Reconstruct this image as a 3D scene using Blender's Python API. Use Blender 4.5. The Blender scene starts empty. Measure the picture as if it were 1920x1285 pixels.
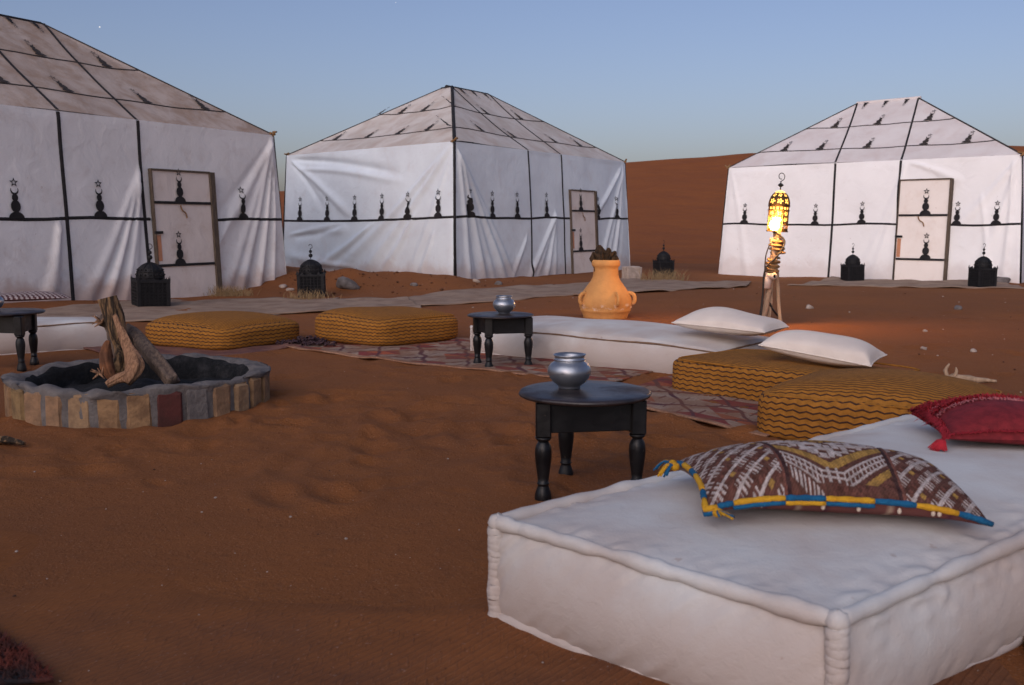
import bpy, math, random
import numpy as np
from mathutils import Vector, Matrix
random.seed(7); RNG = np.random.RandomState(7)
R = math.radians
scene = bpy.context.scene
col = scene.collection

# ------------------------------------------------------------------ camera
FPX, PCX, PCY, EYE = 1867.0, 960.0, 642.5, 1.10
PITCH = math.atan(222.5/FPX)
cd = bpy.data.cameras.new('camera'); cam = bpy.data.objects.new('camera', cd); col.objects.link(cam)
cam.location = (0, 0, EYE); cam.rotation_euler = (math.pi/2-PITCH, 0, 0)
cd.sensor_width = 36; cd.lens = FPX/1920*36; cd.clip_start = .05; cd.clip_end = 6000
cd.dof.use_dof = True; cd.dof.focus_distance = 6.5; cd.dof.aperture_fstop = 5.6
scene.camera = cam

# ------------------------------------------------------------------ sky, sun, exposure
SUN_EL, SUN_AZ = R(23.0), R(204)            # azimuth clockwise from +Y: behind the camera, to the left
w = bpy.data.worlds.new('World'); scene.world = w; w.use_nodes = True
nt = w.node_tree; bg = nt.nodes['Background']
sky = nt.nodes.new('ShaderNodeTexSky'); sky.sky_type = 'NISHITA'; sky.sun_disc = False
sky.sun_elevation = SUN_EL; sky.sun_rotation = SUN_AZ; sky.air_density = 1.0; sky.dust_density = 2.7; sky.ozone_density = 3.0
tint = nt.nodes.new('ShaderNodeMix'); tint.data_type = 'RGBA'; tint.blend_type = 'MULTIPLY'; tint.inputs[0].default_value = 1
nt.links.new(sky.outputs[0], tint.inputs[6]); tint.inputs[7].default_value = (1.11, .945, 1.01, 1)      # violet cast of dusk air
nt.links.new(tint.outputs[2], bg.inputs[0]); bg.inputs[1].default_value = 0.100
sl = bpy.data.lights.new('sun', 'SUN'); sun = bpy.data.objects.new('sun', sl); col.objects.link(sun)
sl.energy = 1.42; sl.angle = R(90); sl.color = (.98, .985, .975)
LDIR = Vector((math.sin(SUN_AZ)*math.cos(SUN_EL), math.cos(SUN_AZ)*math.cos(SUN_EL), math.sin(SUN_EL)))
sun.rotation_euler = LDIR.to_track_quat('Z', 'Y').to_euler()
vs = scene.view_settings; vs.view_transform = 'Standard'; vs.look = 'None'; vs.gamma = 1; vs.use_curve_mapping = False
vs.exposure = 0.18
scene.render.engine = 'CYCLES'
scene.cycles.use_denoising = True
scene.cycles.max_bounces = 6; scene.cycles.sample_clamp_indirect = 4

# ------------------------------------------------------------------ camera rays used to read distances off the ground
def ray(px, py):
    x = (px-PCX)/FPX; y = -(py-PCY)/FPX
    return Vector((x, math.cos(PITCH)+y*math.sin(PITCH), -math.sin(PITCH)+y*math.cos(PITCH)))
def onz(px, py, z=0.0):
    d = ray(px, py); t = (z-EYE)/d.z
    return Vector((d.x*t, d.y*t, z))
def aty(px, py, Y):
    d = ray(px, py); t = Y/d.y
    return Vector((d.x*t, Y, EYE+d.z*t))

# ------------------------------------------------------------------ materials
def lin(r, g, b):
    f = lambda c: ((c/255+.055)/1.055)**2.4 if c > 10 else c/255/12.92
    return (f(r), f(g), f(b))
def nodemat(name):
    m = bpy.data.materials.new(name); m.use_nodes = True
    n = m.node_tree; b = n.nodes['Principled BSDF']
    return m, n, b
def mixc(n, fac, a, b):
    x = n.nodes.new('ShaderNodeMix'); x.data_type = 'RGBA'
    for s, v in ((6, a), (7, b)):
        if hasattr(v, 'is_linked'): n.links.new(v, x.inputs[s])
        else: x.inputs[s].default_value = (*v, 1)
    if hasattr(fac, 'is_linked'): n.links.new(fac, x.inputs[0])
    else: x.inputs[0].default_value = fac
    return x.outputs[2]
def noise(n, co, scale, detail=5, rough=.55, dist=0):
    t = n.nodes.new('ShaderNodeTexNoise'); t.inputs['Scale'].default_value = scale
    t.inputs['Detail'].default_value = detail; t.inputs['Roughness'].default_value = rough; t.inputs['Distortion'].default_value = dist
    n.links.new(co, t.inputs['Vector']); return t.outputs['Fac']
def ramp(n, f, lo, hi):
    r = n.nodes.new('ShaderNodeMapRange'); r.inputs[1].default_value = lo; r.inputs[2].default_value = hi
    r.interpolation_type = 'SMOOTHSTEP'; n.links.new(f, r.inputs[0]); return r.outputs[0]
def mth(n, op, a, b=None):
    m = n.nodes.new('ShaderNodeMath'); m.operation = op
    for i, v in enumerate((a, b)):
        if v is None: continue
        if hasattr(v, 'is_linked'): n.links.new(v, m.inputs[i])
        else: m.inputs[i].default_value = v
    return m.outputs[0]
def coord(n, kind='Object', scale=None, rot=None):
    t = n.nodes.new('ShaderNodeTexCoord'); o = t.outputs[kind]
    if scale or rot:
        mp = n.nodes.new('ShaderNodeMapping')
        if scale: mp.inputs['Scale'].default_value = scale
        if rot: mp.inputs['Rotation'].default_value = rot
        n.links.new(o, mp.inputs[0]); o = mp.outputs[0]
    return o
def bump(n, b, h, dist, strength=1.0, prev=None):
    x = n.nodes.new('ShaderNodeBump'); x.inputs['Distance'].default_value = dist; x.inputs['Strength'].default_value = strength
    n.links.new(h, x.inputs['Height'])
    if prev is not None: n.links.new(prev, x.inputs['Normal'])
    n.links.new(x.outputs[0], b.inputs['Normal']); return x.outputs[0]
def M(name, c1, c2=None, scale=4, lo=.35, hi=.65, rough=.85, bsc=60, bd=.002, metal=0, stretch=None, spec=.3):
    m, n, b = nodemat(name); co = coord(n, 'Object', stretch)
    if c2: n.links.new(mixc(n, ramp(n, noise(n, co, scale, 7, .6), lo, hi), c1, c2), b.inputs['Base Color'])
    else: b.inputs['Base Color'].default_value = (*c1, 1)
    b.inputs['Roughness'].default_value = rough; b.inputs['Metallic'].default_value = metal
    b.inputs['Specular IOR Level'].default_value = spec
    if bd: bump(n, b, noise(n, co, bsc, 6), bd)
    return m
def vcol_mat(name, rough=.95, bsc=300, bd=.002, amt=.3, over=(.10, .06, .045), nsc=40):
    m, n, b = nodemat(name); a = n.nodes.new('ShaderNodeVertexColor'); a.layer_name = 'dye'
    co = coord(n, 'Object')
    nz = ramp(n, noise(n, co, nsc, 7), .3, .7)
    n.links.new(mixc(n, mth(n, 'MULTIPLY', nz, amt), a.outputs[0], over), b.inputs['Base Color'])
    b.inputs['Roughness'].default_value = rough; b.inputs['Specular IOR Level'].default_value = .15
    bump(n, b, noise(n, co, bsc, 3), bd); return m

def sand_mat(name, c1, c2, c3, fine=True):
    m, n, b = nodemat(name); co = coord(n, 'Object')
    base = mixc(n, ramp(n, noise(n, co, .35, 6, .6), .35, .65), c1, c2)
    sp = ramp(n, noise(n, co, 6, 8, .7), .52, .75)
    base = mixc(n, mth(n, 'MULTIPLY', sp, .55), base, c3)
    if fine:
        g = ramp(n, noise(n, co, 110, 3, .6), .60, .70)
        base = mixc(n, mth(n, 'MULTIPLY', g, .45), base, (.42, .25, .17))
        g2 = ramp(n, noise(n, co, 90, 2, .5), .66, .74)
        base = mixc(n, mth(n, 'MULTIPLY', g2, .6), base, (.045, .018, .012))
    n.links.new(base, b.inputs['Base Color']); b.inputs['Roughness'].default_value = .95; b.inputs['Specular IOR Level'].default_value = .15
    p = bump(n, b, noise(n, co, 2.5 if fine else .6, 7, .6), .03 if fine else .4, .6)
    p = bump(n, b, noise(n, co, 22, 8, .7), .020, .85, p)
    if fine: bump(n, b, noise(n, co, 130, 3), .006, .9, p)
    return m
MS = sand_mat('red sand', (.245, .088, .028), (.205, .075, .027), (.15, .058, .025))
MD = sand_mat('dune sand', (.27, .085, .022), (.24, .075, .022), (.20, .062, .02), False)

def canvas(name, c1, c2, stain, amount=.5, lo=.5, hi=.75, zdirt=None):
    m, n, b = nodemat(name); co = coord(n, 'Object')
    base = mixc(n, ramp(n, noise(n, co, 1.3, 8, .6), .35, .65), c1, c2)
    st = ramp(n, noise(n, co, 2.6, 9, .72, .4), lo, hi)
    base = mixc(n, mth(n, 'MULTIPLY', st, amount), base, stain)
    sp = ramp(n, noise(n, co, 14, 3, .6), .70, .76)
    base = mixc(n, mth(n, 'MULTIPLY', sp, .35), base, (.25, .13, .08))
    sx = n.nodes.new('ShaderNodeSeparateXYZ'); n.links.new(co, sx.inputs[0])
    if zdirt:                                        # sand splashed on the hem
        zz = mth(n, 'ADD', sx.outputs[2], mth(n, 'MULTIPLY', noise(n, co, 3, 6), -.7))
        d = mth(n, 'SUBTRACT', 1.0, ramp(n, zz, -.25, .12))
        base = mixc(n, mth(n, 'MULTIPLY', d, zdirt), base, (.34, .17, .10))
    n.links.new(base, b.inputs['Base Color']); b.inputs['Roughness'].default_value = .85; b.inputs['Specular IOR Level'].default_value = .2
    p = bump(n, b, noise(n, co, 3.5, 5, .5, .6), .030 if 'cotton' not in name else .012, .55)
    p = bump(n, b, noise(n, co, 160, 2), .0012, .7, p)
    if 'cotton' in name: bump(n, b, noise(n, co, 30, 5, .6, .8), .004, .6, p)
    return m
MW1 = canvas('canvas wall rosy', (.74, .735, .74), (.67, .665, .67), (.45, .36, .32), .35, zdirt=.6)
MW2 = canvas('canvas wall skylight blue', (.66, .72, .77), (.60, .65, .70), (.55, .47, .44), .25, zdirt=.4)  # blue cast of the skylight is put into this canvas colour
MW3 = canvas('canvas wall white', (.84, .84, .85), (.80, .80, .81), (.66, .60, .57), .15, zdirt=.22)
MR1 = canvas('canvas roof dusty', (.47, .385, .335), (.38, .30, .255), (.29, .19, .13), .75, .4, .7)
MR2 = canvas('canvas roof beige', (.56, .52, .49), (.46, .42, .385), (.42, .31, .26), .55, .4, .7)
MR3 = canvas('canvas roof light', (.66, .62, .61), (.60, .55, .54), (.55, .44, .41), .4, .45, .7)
MDOOR = canvas('door canvas', (.68, .61, .57), (.62, .55, .51), (.42, .29, .21), .5)
MDOOR3 = canvas('door canvas white', (.82, .76, .72), (.78, .72, .68), (.6, .45, .36), .3)
MBLK = M('black appliqué cloth', (.014, .013, .015), (.022, .02, .022), 9, rough=.9)
MBRN = M('faded black tape', (.045, .036, .032), (.03, .025, .024), 9, rough=.9)
MPOST = M('weathered wood post', (.07, .052, .040), (.12, .09, .065), 8, stretch=(6, 6, 1), rough=.8)
MSALM = M('salmon plank', (.55, .24, .13), (.42, .2, .12), 8)
MIRON = M('black iron', (.006, .006, .008), (.012, .012, .014), 12, rough=.6, bsc=40, bd=.003, spec=.25)
MIRON2 = M('iron pierced gaps', (.003, .003, .004), None, rough=.9, bd=0)
MTBL = M('black painted wood', (.005, .005, .006), (.010, .0095, .0105), 14, rough=.45, bsc=25, bd=.0015, spec=.3)
MTOP = M('worn table top', (.016, .013, .015), (.035, .025, .025), 5, rough=.45, bsc=18, bd=.0015, stretch=(1, 6, 1), spec=.5)
def chip(m):
    n = m.node_tree; b = n.nodes['Principled BSDF']; l = b.inputs['Base Color'].links[0]; src = l.from_socket
    f = ramp(n, noise(n, coord(n), 26, 6, .7), .685, .70); n.links.new(mixc(n, f, src, (.16, .12, .09)), b.inputs['Base Color'])
    d = ramp(n, noise(n, coord(n), 3, 7, .65), .40, .7); n.links.new(mth(n, 'ADD', .34, mth(n, 'MULTIPLY', d, .4)), b.inputs['Roughness'])
chip(MTBL); chip(MTOP)
MSILV = M('brushed aluminium', (.36, .38, .42), (.27, .29, .33), 7, rough=.38, bsc=30, bd=.0012, metal=.85)
MCOT = None
MCOT2 = M('cotton seam', (.55, .47, .41), (.47, .39, .33), 18, rough=.9, bsc=120, bd=.003)
MCOT = canvas('cream cotton', (.595, .60, .59), (.55, .55, .535), (.44, .33, .26), .28, .52, .8, zdirt=.4)
MSEAM = M('brown seam thread', (.22, .14, .09), (.15, .09, .06), 18, rough=.9, bsc=120, bd=.003)
MPIL = M('cream pillow cotton', (.70, .62, .55), (.64, .56, .50), 5, rough=.9, bsc=160, bd=.002)
MMOR = M('grey mortar', (.10, .088, .085), (.16, .14, .13), 9, rough=.95, bsc=35, bd=.012)
MASH = M('ash and soot', (.007, .007, .008), (.035, .032, .034), 7, .45, .75, rough=.95, bsc=30, bd=.02)
MB = [M('brick ochre', (.29, .17, .085), (.17, .095, .05), 14, rough=.9, bsc=40, bd=.008),
      M('brick sand', (.33, .21, .115), (.21, .13, .075), 12, rough=.9, bsc=40, bd=.008),
      M('brick salmon', (.31, .18, .10), (.20, .12, .07), 12, rough=.9, bsc=40, bd=.008),
      M('brick olive', (.26, .165, .075), (.16, .10, .05), 16, rough=.9, bsc=40, bd=.008)]
MBRED = M('brick red', (.09, .026, .022), (.065, .024, .02), 9, rough=.9, bsc=30, bd=.006)
MBARK = M('grey bark', (.17, .12, .09), (.09, .062, .05), 16, stretch=(3, 3, .6), bsc=26, bd=.015)
MWOOD = M('split wood', (.38, .205, .115), (.20, .10, .055), 16, .4, .62, stretch=(5, 5, .6), bsc=34, bd=.012)
MCHAR = M('charred wood', (.03, .02, .013), (.27, .155, .075), 12, .42, .62, stretch=(3, 3, .5), bsc=26, bd=.015)
MORNW = M('orange inner wood', (.24, .09, .035), (.12, .05, .025), 10, bsc=26, bd=.01)
MJUTE = M('jute mat', (.30, .215, .16), (.21, .135, .095), 3, .35, .7, rough=.95, bsc=70, bd=.01)
MSTICK = M('bleached stick', (.40, .28, .19), (.29, .2, .13), 14, stretch=(3, 3, .5), bsc=30, bd=.006)
MROPE = M('jute rope', (.28, .16, .07), (.19, .10, .04), 30, bsc=150, bd=.004)
MPVC = M('pvc pipe', (.60, .48, .42), (.5, .4, .34), 20, rough=.5, bsc=20, bd=.001)
MCAB = M('black cable', (.02, .017, .016), None, rough=.5, bd=0)
MSTON = M('grey stone', (.17, .15, .145), (.10, .085, .08), 9, bsc=20, bd=.02)
MSTON2 = M('pale stone', (.42, .34, .29), (.3, .24, .2), 9, bsc=20, bd=.02)
MGRS = M('dry grass', (.26, .18, .09), (.17, .11, .06), 20, bd=0)
MDARKP = M('dry dark husk', (.018, .011, .007), (.055, .03, .013), 22, bsc=40, bd=.01)
MRED = M('wine red cloth', (.20, .016, .022), (.13, .010, .015), 30, rough=.85, bsc=120, bd=.003)
MREDF = M('red wool fringe', (.42, .022, .035), (.30, .016, .026), 60, rough=.95, bd=0)
MPINK = M('pinkish sequins', (.55, .20, .20), (.42, .10, .11), 60, rough=.6, bd=0)
MBLUE = M('blue wool', (.008, .11, .24), (.006, .08, .18), 30, bsc=160, bd=.006)
MYEL = M('yellow wool', (.62, .33, .02), (.52, .26, .015), 30, bsc=160, bd=.006)
MPUR = M('purple-brown wool underside', (.15, .055, .05), (.11, .05, .055), 18, bsc=160, bd=.006)
MCREAM = M('cream yarn', (.55, .45, .36), None, bd=0)
MRAG = M('dark frilled cloth', (.07, .035, .04), (.035, .02, .025), 20, bsc=60, bd=.01)
MTERR = None
def terra():
    m, n, b = nodemat('terracotta'); co = coord(n, 'Object')
    base = mixc(n, ramp(n, noise(n, co, 4, 8, .6), .35, .65), (.62, .29, .085), (.50, .23, .07))
    sx = n.nodes.new('ShaderNodeSeparateXYZ'); n.links.new(co, sx.inputs[0])
    z = mth(n, 'ADD', sx.outputs[2], mth(n, 'MULTIPLY', noise(n, co, 7, 6), .06))
    band = mth(n, 'MULTIPLY', ramp(n, z, .15, .17), mth(n, 'SUBTRACT', 1.0, ramp(n, z, .20, .24)))
    chalk = mth(n, 'MULTIPLY', band, ramp(n, noise(n, co, 12, 6, .7, 1.0), .48, .62))
    base = mixc(n, chalk, base, (.68, .52, .42))
    n.links.new(base, b.inputs['Base Color']); b.inputs['Roughness'].default_value = .8
    bump(n, b, noise(n, co, 25, 6), .008); return m
MTERR = terra()
def zigzag(name, ground, yarn, warp=.03):
    """ochre cloth with rows of dark zigzag yarn, laid out on the sewn panels' own UV"""
    m, n, b = nodemat(name)
    uv = n.nodes.new('ShaderNodeUVMap'); uv.uv_map = 'UVMap'
    sx = n.nodes.new('ShaderNodeSeparateXYZ'); n.links.new(uv.outputs[0], sx.inputs[0])
    co = coord(n, 'Object'); nz = noise(n, co, 3, 3)
    tri = mth(n, 'PINGPONG', mth(n, 'ADD', sx.outputs[0], mth(n, 'MULTIPLY', nz, .03)), .034)
    v = mth(n, 'ADD', mth(n, 'ADD', sx.outputs[1], mth(n, 'MULTIPLY', tri, .30)), mth(n, 'MULTIPLY', nz, warp))
    fr = mth(n, 'FRACT', mth(n, 'MULTIPLY', v, 1/.031))
    line = mth(n, 'MULTIPLY', ramp(n, fr, .0, .10), mth(n, 'SUBTRACT', 1.0, ramp(n, fr, .24, .36)))
    wv = mth(n, 'MULTIPLY', noise(n, co, 90, 3), 1)
    g2 = tuple(c*.72 for c in ground)
    base = mixc(n, ramp(n, noise(n, co, 30, 5), .3, .7), ground, g2)
    fade = mth(n, 'MULTIPLY', line, mth(n, 'ADD', .78, mth(n, 'MULTIPLY', wv, .25)))
    base = mixc(n, fade, base, yarn)
    n.links.new(base, b.inputs['Base Color']); b.inputs['Roughness'].default_value = .92; b.inputs['Specular IOR Level'].default_value = .15
    p = bump(n, b, line, .003, .8); bump(n, b, noise(n, co, 260, 2), .0015, .8, p)
    return m
MZIG = zigzag('ochre zigzag cloth', (.35, .145, .025), (.024, .014, .018))
MDYE = vcol_mat('dyed wool')
MRUG = vcol_mat('sandy rug wool', amt=.72, over=(.20, .085, .045), nsc=5)

# ------------------------------------------------------------------ mesh helpers
def tag(o, label=None, cat=None, group=None, kind=None):
    for k, v in (('label', label), ('category', cat), ('group', group), ('kind', kind)):
        if v: o[k] = v
    return o
def mesh(name, v, f, mat, parent=None, smooth=True, uv=None, dye=None, mats=None, midx=None):
    me = bpy.data.meshes.new(name); v = np.asarray(v, dtype=float)
    me.from_pydata(v.tolist(), [], f if isinstance(f, list) else f.tolist())
    if smooth: me.polygons.foreach_set('use_smooth', [True]*len(me.polygons))
    if uv is not None:
        l = me.uv_layers.new(name='UVMap'); l.data.foreach_set('uv', np.asarray(uv, dtype=np.float32).ravel())
    if dye is not None:
        a = me.color_attributes.new('dye', 'FLOAT_COLOR', 'POINT')
        c = np.ones((len(v), 4), dtype=np.float32); c[:, :3] = dye; a.data.foreach_set('color', c.ravel())
    for mm in (mats or [mat]): me.materials.append(mm)
    if midx is not None: me.polygons.foreach_set('material_index', midx)
    me.update()
    o = bpy.data.objects.new(name, me); col.objects.link(o)
    if parent is not None: o.parent = parent
    return o
def empty(name, loc, rz=0, label=None, cat=None, group=None):
    o = bpy.data.objects.new(name, None); col.objects.link(o); o.location = loc; o.rotation_euler = (0, 0, rz)
    o.empty_display_size = .1
    return tag(o, label, cat, group)
class MBd:
    def __init__(s): s.v = []; s.f = []; s.n = 0
    def add(s, v, f):
        v = np.asarray(v, dtype=float).reshape(-1, 3); s.v.append(v); s.f += [[i+s.n for i in q] for q in f]; s.n += len(v)
    def build(s, name, mat, parent=None, smooth=True, **k):
        return mesh(name, np.vstack(s.v), s.f, mat, parent, smooth, **k)
def gridfaces(nu, nv, closeu=False):
    i, j = np.meshgrid(np.arange(nu if closeu else nu-1), np.arange(nv-1), indexing='ij')
    a = i*nv+j; b = ((i+1) % nu)*nv+j
    return np.stack([a, b, b+1, a+1], -1).reshape(-1, 4)
def tube_g(pts, rad, seg=8, closed=False, caps=True, flat=1.0, up=Vector((0, 0, 1)), jitter=0):
    pts = [Vector(p) for p in pts]; N = len(pts)
    if not hasattr(rad, '__len__'): rad = [rad]*N
    V = []; side = None
    for i in range(N):
        a = pts[(i-1) % N] if closed or i > 0 else pts[0]; b = pts[(i+1) % N] if closed or i < N-1 else pts[-1]
        t = (b-a).normalized()
        if side is None:
            side = t.cross(up)
            if side.length < 1e-3: side = t.cross(Vector((1, 0, 0)))
        side = (side-t*side.dot(t)).normalized(); n2 = t.cross(side)
        for k in range(seg):
            q = 2*math.pi*k/seg; rr = rad[i]*(1+jitter*math.sin(3*q+i*1.7)*random.random())
            V.append(pts[i]+side*math.cos(q)*rr+n2*math.sin(q)*rr*flat)
    F = []
    for i in range(N if closed else N-1):
        for k in range(seg):
            a = i*seg+k; b = i*seg+(k+1) % seg; c = ((i+1) % N)*seg+(k+1) % seg; d = ((i+1) % N)*seg+k
            F.append([a, b, c, d])
    if caps and not closed: F.append(list(range(seg))[::-1]); F.append([(N-1)*seg+k for k in range(seg)])
    return np.array([list(p) for p in V]), F
def lathe_g(prof, seg=32, sx=1, sy=1, c=(0, 0, 0)):
    N = len(prof); V = []
    for r, z in prof:
        for k in range(seg):
            q = 2*math.pi*k/seg; V.append((c[0]+r*math.cos(q)*sx, c[1]+r*math.sin(q)*sy, c[2]+z))
    F = []
    for i in range(N-1):
        for k in range(seg): F.append([i*seg+k, i*seg+(k+1) % seg, (i+1)*seg+(k+1) % seg, (i+1)*seg+k])
    if prof[0][0] > 1e-5: F.append(list(range(seg))[::-1])
    if prof[-1][0] > 1e-5: F.append([(N-1)*seg+k for k in range(seg)])
    return np.array(V), F
def box_g(x0, x1, y0, y1, z0, z1, bv=.004):
    b = min(bv, (x1-x0)*.3, (y1-y0)*.3, (z1-z0)*.3); V = []
    for z, ins in ((z0, b), (z0+b, 0), (z1-b, 0), (z1, b)):
        X0, X1, Y0, Y1 = x0+ins, x1-ins, y0+ins, y1-ins
        for (x, y) in ((X0+b, Y0), (X1-b, Y0), (X1, Y0+b), (X1, Y1-b), (X1-b, Y1), (X0+b, Y1), (X0, Y1-b), (X0, Y0+b)): V.append((x, y, z))
    F = [list(range(8))[::-1]]+[[i*8+k, i*8+(k+1) % 8, (i+1)*8+(k+1) % 8, (i+1)*8+k] for i in range(3) for k in range(8)]+[[24+k for k in range(8)]]
    return np.array(V), F
def smooth_path(pts, n=8):
    P = [Vector(p) for p in pts]; out = []
    for i in range(len(P)-1):
        p0 = P[max(i-1, 0)]; p1 = P[i]; p2 = P[i+1]; p3 = P[min(i+2, len(P)-1)]
        for k in range(n):
            t = k/n
            out.append(.5*((2*p1)+(p2-p0)*t+(2*p0-5*p1+4*p2-p3)*t*t+(3*p1-p0-3*p2+p3)*t**3))
    out.append(P[-1]); return out
class Wav:
    """cheap smooth noise: a sum of plane waves"""
    def __init__(s, seed, n=14, f0=1., f1=4.):
        r = np.random.RandomState(seed); fr = f0*(f1/f0)**r.rand(n); a = r.rand(n)*2*np.pi
        s.k = np.stack([np.cos(a)*fr, np.sin(a)*fr], 1); s.p = r.rand(n)*6.28; s.a = (f0/fr)**.7; s.a /= np.sqrt((s.a**2).sum()/2)
    def __call__(s, x, y):
        o = 0
        for (kx, ky), p, a in zip(s.k, s.p, s.a): o = o+a*np.sin(kx*x+ky*y+p)
        return o

# ------------------------------------------------------------------ ground
GNDZ = None
W1, W2, W3 = Wav(1, 12, .4, 2.), Wav(2, 16, 2.5, 9.), Wav(3, 22, 8., 30.)
def sstep(x, a, b):
    t = np.clip((x-a)/(b-a), 0, 1); return t*t*(3-2*t)
MOUNDS = [(-2.6, 17.5, 1.5, .9, .17), (-4.2, 18.0, 1.3, 1.2, .22), (-1.6, 18.0, 1.0, .5, .13), (-5.3, 20.5, 1.3, 2.0, .25), (.2, 19.2, 1.0, .8, .05), (-4.3, 13.6, 1.4, 1.2, .0),
          (-7.3, 13.2, 1.5, 1.6, .13), (8.4, 18.4, 1.2, .5, .05), (5.8, 20.6, 1.2, .5, .05), (3.2, 21.2, .9, .7, .07)]
def zt(x, y):
    x = np.asarray(x, dtype=float); y = np.asarray(y, dtype=float)
    z = .014*W1(x, y)*sstep(y, 3, 9)+.0032*W2(x, y)+.0017*W3(x, y)
    for mx, my, sx, sy, h in MOUNDS: z = z+h*np.exp(-((x-mx)/sx)**2-((y-my)/sy)**2)
    rough = np.exp(-((x+2.9)/2.6)**2-((y-18.0)/1.5)**2)+.35*np.exp(-((y-20.3)/1.4)**2)*(x > -7)
    z = z+rough*(.022*W2(x*1.4, y*1.1)+.016*W3(x*.8, y*.6))
    z = z-.05*sstep(y, 22, 30)
    for bx, by, br, bh in ((-2.265, 6.03, .82, .006), (-1.2, 9.1, .75, .012), (-2.75, 9.0, .75, .012), (.3, 4.03, .3, .004), (1.1, 11.6, .35, .02)):
        d_ = np.hypot(x-bx, y-by); z = z+bh*np.exp(-((d_-br)/.10)**2)*(1+.3*W3(x*.7, y*.7))
    return z
def ztf(x, y): return float(zt(x, y))
def gnd(px, py):
    z = 0.
    for _ in range(12):
        p = onz(px, py, z); z = .5*z+.5*ztf(p.x, p.y)
    return onz(px, py, z)
def build_ground():
    ny, nk = 560, 640
    ys = .7*(150/.7)**(np.arange(ny)/(ny-1)); ks = np.linspace(-1.35, 1.35, nk)
    Y = np.repeat(ys[:, None], nk, 1); X = ks[None, :]*(Y+.4)
    Z = zt(X, Y)
    rr = np.random.RandomState(11)
    for i in range(520):                                  # soft old footprints and hollows
        cy = 2.3+rr.rand()**1.3*11; cx = (rr.rand()-.5)*1.15*cy+.0
        if i < 90: cy = 4.0+rr.rand()*2.2; cx = -2.6+rr.rand()*3.4
        if cy < 3.9: cy += 2.4
        s = .035+.06*rr.rand();  st = 1.2+1.2*rr.rand(); an = rr.rand()*3.14; d = (.009+.017*rr.rand())*(.55 if i < 90 else 1)
        j0, j1 = np.searchsorted(ys, [cy-.6, cy+.6])
        x = X[j0:j1]-cx; y = Y[j0:j1]-cy
        a = (x*math.cos(an)+y*math.sin(an))/(s*st); b = (-x*math.sin(an)+y*math.cos(an))/s
        r2 = a*a+b*b
        Z[j0:j1] += -d*np.exp(-r2)+d*.55*np.exp(-(np.sqrt(r2)-1.6)**2*3)
    V = np.stack([X, Y, Z], -1).reshape(-1, 3)
    F = gridfaces(ny, nk)[:, ::-1]
    tag(mesh('ground', V, F, MS), 'red brown desert sand, trodden and uneven', kind='structure')
    v = [(-900, -900, -.12), (900, -900, -.12), (900, 1500, -.12), (-900, 1500, -.12)]
    tag(mesh('desert_plain', v, [[0, 1, 2, 3]], MS, smooth=False), 'flat red sand reaching the horizon', kind='structure')
build_ground()
def build_dune():
    nx, ny = 260, 130
    xs = np.linspace(-170, 220, nx); ys = np.linspace(27, 190, ny)
    X, Y = np.meshgrid(xs, ys, indexing='ij')
    crest = np.interp(X, [-170, -60, -20.7, -5, 9.9, 23, 45, 120, 220], [2.2, 3.2, 4.45, 5.7, 7.0, 7.7, 8.15, 7.4, 5])
    yc = 92+5*np.sin(X*.045+1)
    up = sstep(Y, 28, 112)**.9
    t = np.clip((Y-28)/(yc-28), 0, 1); prof = t**1.35
    Z = crest*np.where(Y < yc, prof, 1-.75*sstep(Y, yc, yc+60))
    Z = Z+.12*Wav(31, 12, .05, .3)(X, Y)*t+.03*Wav(32, 12, .4, 1.5)(X, Y)*t-.14
    tag(mesh('sand_dune', np.stack([X, Y, Z], -1).reshape(-1, 3), gridfaces(nx, ny), MD), 'long smooth orange dune behind the tents', kind='structure')
build_dune()

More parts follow.
